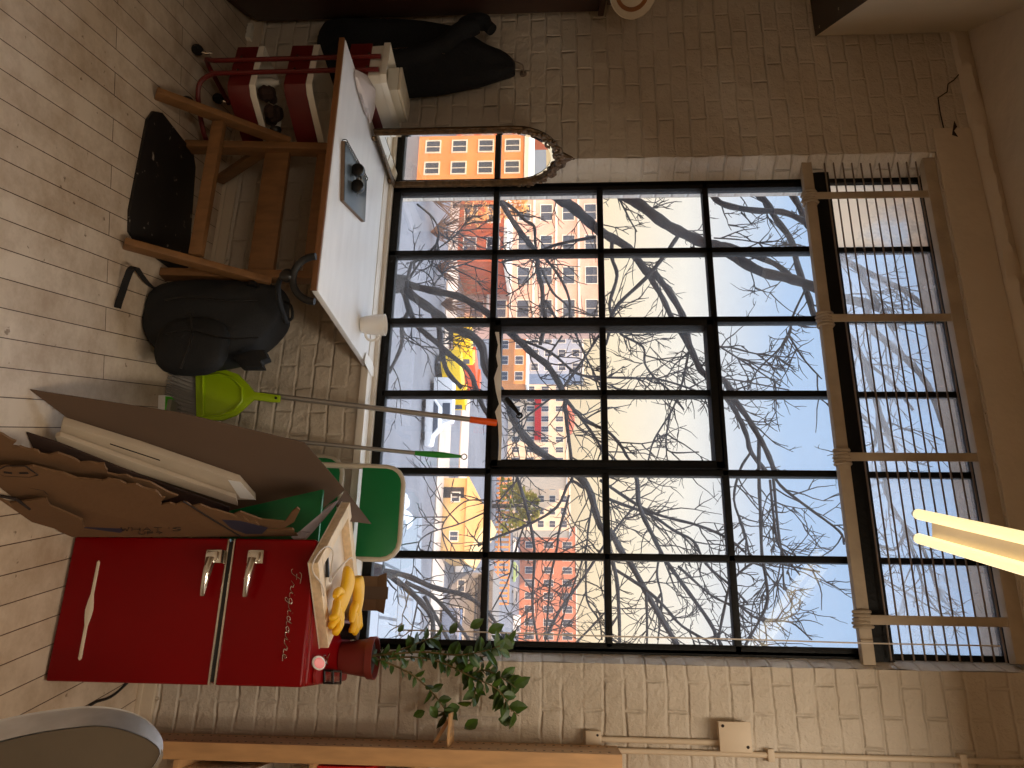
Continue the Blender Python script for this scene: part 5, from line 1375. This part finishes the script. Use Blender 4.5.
t2 = Tree('bare_tree', 'big bare tree whose boughs reach in from beyond the left reveal', 7.0)
tb0 = atY(430, 118, 7.0); tg = V(tb0.x - .2, 7.0, GZ)
t2.big.tube(smooth_path([tg, tg.lerp(tb0, .5), tb0, atY(560, 128, 7), atY(680, 150, 7.0), atY(740, 176, 7.0)]), [.42 - .011 * i for i in range(21)], 12)
t2.limb(7, 5, [(470, 125), (488, 180), (503, 205), (514, 223), (528, 241.5), (536.5, 254), (538, 271), (542, 287), (543, 305), (545, 322), (540, 345)], 0, 1.2, .5)
t2.limb(4.5, 3.4, [(500, 200), (514, 209), (525, 220.5), (534, 226), (535, 240), (536, 248)], .4, .6, .6)
t2.limb(4, 2.6, [(540, 250), (545, 258), (555.7, 271), (565, 287), (570, 303.5), (570, 322), (577, 336)], .6, .2, .8)
t2.limb(3.4, 2.4, [(542, 270), (553, 292.6), (566.6, 305), (572, 320)], .7, 1.1, .8)
t2.limb(4, 2.6, [(545, 300), (556.6, 319), (566, 332)], .9, 1.2, .8)
t2.limb(4, 3, [(596, 237), (563, 243), (542, 250), (528, 257), (502, 261.6)], .2, .9, .8)
t2.limb(2.2, 1.4, [(503, 263), (509, 274), (521, 280)], .8, .9, 1); t2.limb(2.4, 1.6, [(540, 268), (534, 274), (521, 287), (506, 296)], .7, .9, 1)
t2.limb(15, 8, [(500, 120), (530, 172), (557.5, 197), (570, 205), (585, 218), (598, 230), (610, 237), (628, 248), (646, 271), (655, 280)], 0, .3, .4, 12)
t2.limb(6.5, 5, [(646, 270), (650, 277), (662.5, 298), (672, 318), (688, 345), (702, 371), (724, 395), (736, 412), (746.5, 435), (751, 452), (768, 474)], .3, .8, .5)
t2.limb(8, 5, [(648, 270), (656, 275), (673, 298), (684, 319), (688, 340), (695, 358), (704, 374), (724, 380), (736, 401), (749, 420), (759, 437), (767, 452), (775, 472)], .3, -.1, .5)
t2.limb(4, 2.4, [(759, 437), (759, 478), (760.6, 516), (762, 554), (767, 587), (766, 607), (746.6, 643), (738, 660)], .2, .4, .9)
t2.limb(3.2, 2, [(772, 468), (780, 485), (806, 506), (839, 531), (844, 544)], 0, -.5, .9)
t2.limb(3, 1.8, [(773, 474), (778, 528), (782, 556), (784, 590)], 0, .3, 1.0); t2.limb(2.8, 1.8, [(770, 480), (774, 520), (780, 548), (800, 575)], .2, -.2, 1.0)
t2.limb(3, 2, [(751, 452), (740, 470), (734, 500), (744, 530), (750, 560)], .4, .8, 1.0)
t2.limb(4.6, 4, [(678, 236), (664, 256), (646, 278), (619, 303.5), (611, 318)], -.3, .5, .3)
t2.limb(5, 3, [(612, 240), (612, 258), (617, 276), (609.6, 303.5), (612, 320), (606, 345)], .2, .9, .6)
t2.limb(13, 9, [(560, 122), (596, 168), (624, 195), (640.6, 205), (664, 223), (682.5, 233), (704, 243), (722, 247.5), (736, 258), (762, 272), (787.5, 278), (809, 285), (838, 297), (864, 303), (881, 308)], 0, -1.0, .3, 12)
t2.limb(6, 6, [(706, 243), (730, 246), (749, 254), (773, 263), (790, 275)], -.5, -.6, .3)
t2.limb(2.6, 1.6, [(600, 180), (617, 196), (630, 220), (637, 232)], 0, .2, 1)
t2.limb(7, 6, [(690, 150), (706, 180), (713, 196), (725.5, 205), (755, 210.5), (782, 212), (804, 221), (830, 236), (843.5, 257.5), (859, 270), (867, 286), (876, 302), (896, 330)], 0, -.6, .5)
t2.limb(8, 6, [(720, 160), (740, 180), (756.5, 194), (767, 203), (776.6, 220), (791, 240), (798, 267), (809, 298), (815, 316), (830, 322), (844, 329), (861, 356), (873, 389), (880, 414), (896, 452)], 0, .2, .5)
t2.limb(6, 3, [(878, 410), (880, 440), (885, 480), (891, 505), (907, 529), (924, 551), (940, 600)], .2, .4, .8)
t2.limb(8, 5, [(760, 170), (780, 182), (793, 196), (802, 212), (807.5, 225), (836, 256), (860, 268), (881, 279.5), (904.5, 291), (925, 308), (945, 330)], 0, -.3, .5)
t2.limb(8, 6, [(866, 300), (871, 327), (888, 343), (909, 362), (927.5, 385), (944, 427)], -.3, .4, .5)
t2.limb(4, 3, [(862, 356), (869, 364), (892, 383), (913, 410)], .1, .5, .8); t2.limb(4.5, 3, [(846, 395), (852.5, 406), (875, 431), (871, 455)], .3, .3, .8)
t2.limb(3.4, 2, [(907, 529), (894, 550), (872, 542)], .4, .5, .8); t2.limb(3.4, 2, [(905, 530), (918, 567.5), (926.5, 595), (945.6, 620)], .3, .3, .8)
t2.limb(2.6, 1.6, [(860, 560), (874.6, 573), (905, 592), (937, 611)], .3, .6, .8)
t2.limb(2.4, 1.4, [(806, 288), (793, 316), (789, 336), (776.6, 351.5), (757, 371), (747.6, 390)], -.6, -.3, 1); t2.limb(2.2, 1.4, [(789, 336), (804.5, 360), (821.7, 379)], -.4, -.5, 1)
t2.limb(1.8, 1.2, [(714, 238), (742, 240), (776.6, 246)], -.4, -.8, .8); t2.limb(2, 1.2, [(741, 212), (752, 224)], -.2, -.2, .5)
t2.limb(2.6, 1.4, [(702, 366), (721, 347), (757, 354), (796, 358)], 0, .3, 1); t2.limb(2.2, 1.4, [(719, 346), (755, 369), (781, 386)], 0, .2, 1); t2.limb(2.2, 1.4, [(712, 384), (726, 379), (757, 384), (789, 390)], 0, .5, 1)
t2.limb(3, 2, [(618, 330), (623.6, 336), (643, 347), (645, 364), (656, 379), (671, 392), (684, 410)], .3, .6, 1.2)
t2.limb(3, 2, [(690, 350), (688, 356), (684, 375), (679.5, 392), (671, 412), (654, 440), (648, 462)], .1, .5, 1.0)
t2.limb(2.2, 1.4, [(671, 410), (666, 440), (671, 452), (699, 452)], .3, .3, 1.0)
t2.done(tg)

t3 = Tree('bare_tree', 'slim bare tree forking low outside the right-hand bottom panes', 11.0)
f3 = atY(384, 571, 11.0); g3 = V(f3.x - .3, 11.0, GZ)
t3.big.tube(smooth_path([g3, g3.lerp(f3, .5) + V(.1, 0, 0), f3.lerp(g3, .08), f3]), [.24 - .011 * i for i in range(13)], 10)
t3.limb(6, 3, [(383, 571), (407, 576), (434, 587.5), (464, 595), (481, 606), (491, 616), (502, 633), (512, 645)], 0, .5, .9)
t3.limb(6, 5, [(384, 572), (397, 581), (409.5, 591), (422, 603.6), (432, 618), (433, 640)], 0, -.3, .8)
t3.limb(4.6, 3.2, [(405, 582), (432, 596), (451.6, 616), (466, 636), (476, 652)], 0, .6, .8)
t3.limb(4.2, 3.2, [(424, 596), (439, 623), (449, 642), (455, 660)], 0, .2, .8)
t3.limb(2, 1.4, [(418, 600), (413, 625), (409, 643)], -.1, -.2, 1); t3.limb(2.4, 1.6, [(385, 576), (391, 585), (396, 590)], 0, 0, .3)
t3.limb(1.8, 1.4, [(484, 500), (464, 502), (444, 522), (443, 537), (448, 552)], .4, .6, 1); t3.limb(1.8, 1.4, [(490, 510), (459, 524), (432, 532), (419, 542), (421, 552)], .4, .3, 1)
t3.limb(4, 2.2, [(512, 470), (517, 477), (527, 510), (534.5, 549), (533, 585), (533, 615), (540, 650)], .8, .8, .9)
t3.limb(2.4, 1.6, [(524.5, 524), (515, 552), (508, 580), (492, 610)], .8, .9, 1); t3.limb(2.4, 1.6, [(517, 480), (500, 500), (492, 508)], .8, .8, 1)
t3.limb(3.6, 2.4, [(600, 480), (637, 504.6), (662, 516), (699, 525.6), (727, 538), (745, 552)], .6, .2, .9)
t3.limb(3.6, 2.2, [(602, 492), (611, 500), (649.5, 514.5), (674, 530.5), (694, 541.7), (706, 564), (731, 586), (748, 604)], .6, 1.0, .9)
t3.limb(5, 3.4, [(632, 468), (637, 480), (639.6, 507), (652, 534), (662, 554), (669, 565), (684, 586), (709, 621), (721, 645), (730, 662)], .4, .5, .8)
t3.limb(3, 1.8, [(678, 566), (709, 593.6), (731, 606), (748, 622)], .5, .2, 1)
t3.limb(3.4, 2, [(545, 640), (560, 610), (585, 575), (611, 535), (637, 503)], .8, .5, .8)
t3.limb(2.6, 1.6, [(574, 645), (600, 618), (611, 605)], .6, .6, 1); t3.limb(2.6, 1.8, [(660, 552), (657, 575), (662, 600), (658, 640)], .5, .7, 1)
t3.limb(3, 1.8, [(718, 641), (724, 610), (733, 580), (760, 560), (790, 566), (820, 572)], .5, .1, 1.1); t3.limb(2.6, 1.6, [(733, 600), (760, 620), (790, 622), (812, 640)], .4, .4, 1.1)
t3.done(g3)

# ================================================================== SKY, SUN, VIEW
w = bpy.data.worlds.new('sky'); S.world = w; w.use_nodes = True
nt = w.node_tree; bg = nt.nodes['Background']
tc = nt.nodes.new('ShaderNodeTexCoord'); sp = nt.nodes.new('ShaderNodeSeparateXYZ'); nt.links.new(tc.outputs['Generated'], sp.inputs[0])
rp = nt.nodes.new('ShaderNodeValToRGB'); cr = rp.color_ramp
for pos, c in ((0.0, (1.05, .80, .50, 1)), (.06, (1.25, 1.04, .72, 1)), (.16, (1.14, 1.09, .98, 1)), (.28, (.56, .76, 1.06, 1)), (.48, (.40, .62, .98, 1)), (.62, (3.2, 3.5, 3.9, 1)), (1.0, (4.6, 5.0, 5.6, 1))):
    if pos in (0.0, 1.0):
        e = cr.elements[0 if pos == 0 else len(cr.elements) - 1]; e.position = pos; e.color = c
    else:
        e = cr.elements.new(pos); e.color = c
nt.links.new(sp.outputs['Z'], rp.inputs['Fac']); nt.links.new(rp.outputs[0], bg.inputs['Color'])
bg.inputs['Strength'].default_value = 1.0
sl = bpy.data.lights.new('sun', 'SUN'); sl.energy = 4.2; sl.color = (1.0, .62, .30); sl.angle = radians(.6)
so = bpy.data.objects.new('sun', sl); COL.objects.link(so); so.location = (0, -30, 40)
sd = V(.22, 1, -.335).normalized()
so.rotation_euler = sd.to_track_quat('-Z', 'Y').to_euler()

vs = S.view_settings; S.display_settings.display_device = 'sRGB'
vs.view_transform = 'Standard'; vs.look = 'None'; vs.exposure = 0.0; vs.gamma = 1.0; vs.use_curve_mapping = False
S.cycles.use_denoising = True
S.cycles.max_bounces = 10; S.cycles.diffuse_bounces = 5; S.cycles.transparent_max_bounces = 16
S.cycles.sample_clamp_indirect = 6.0
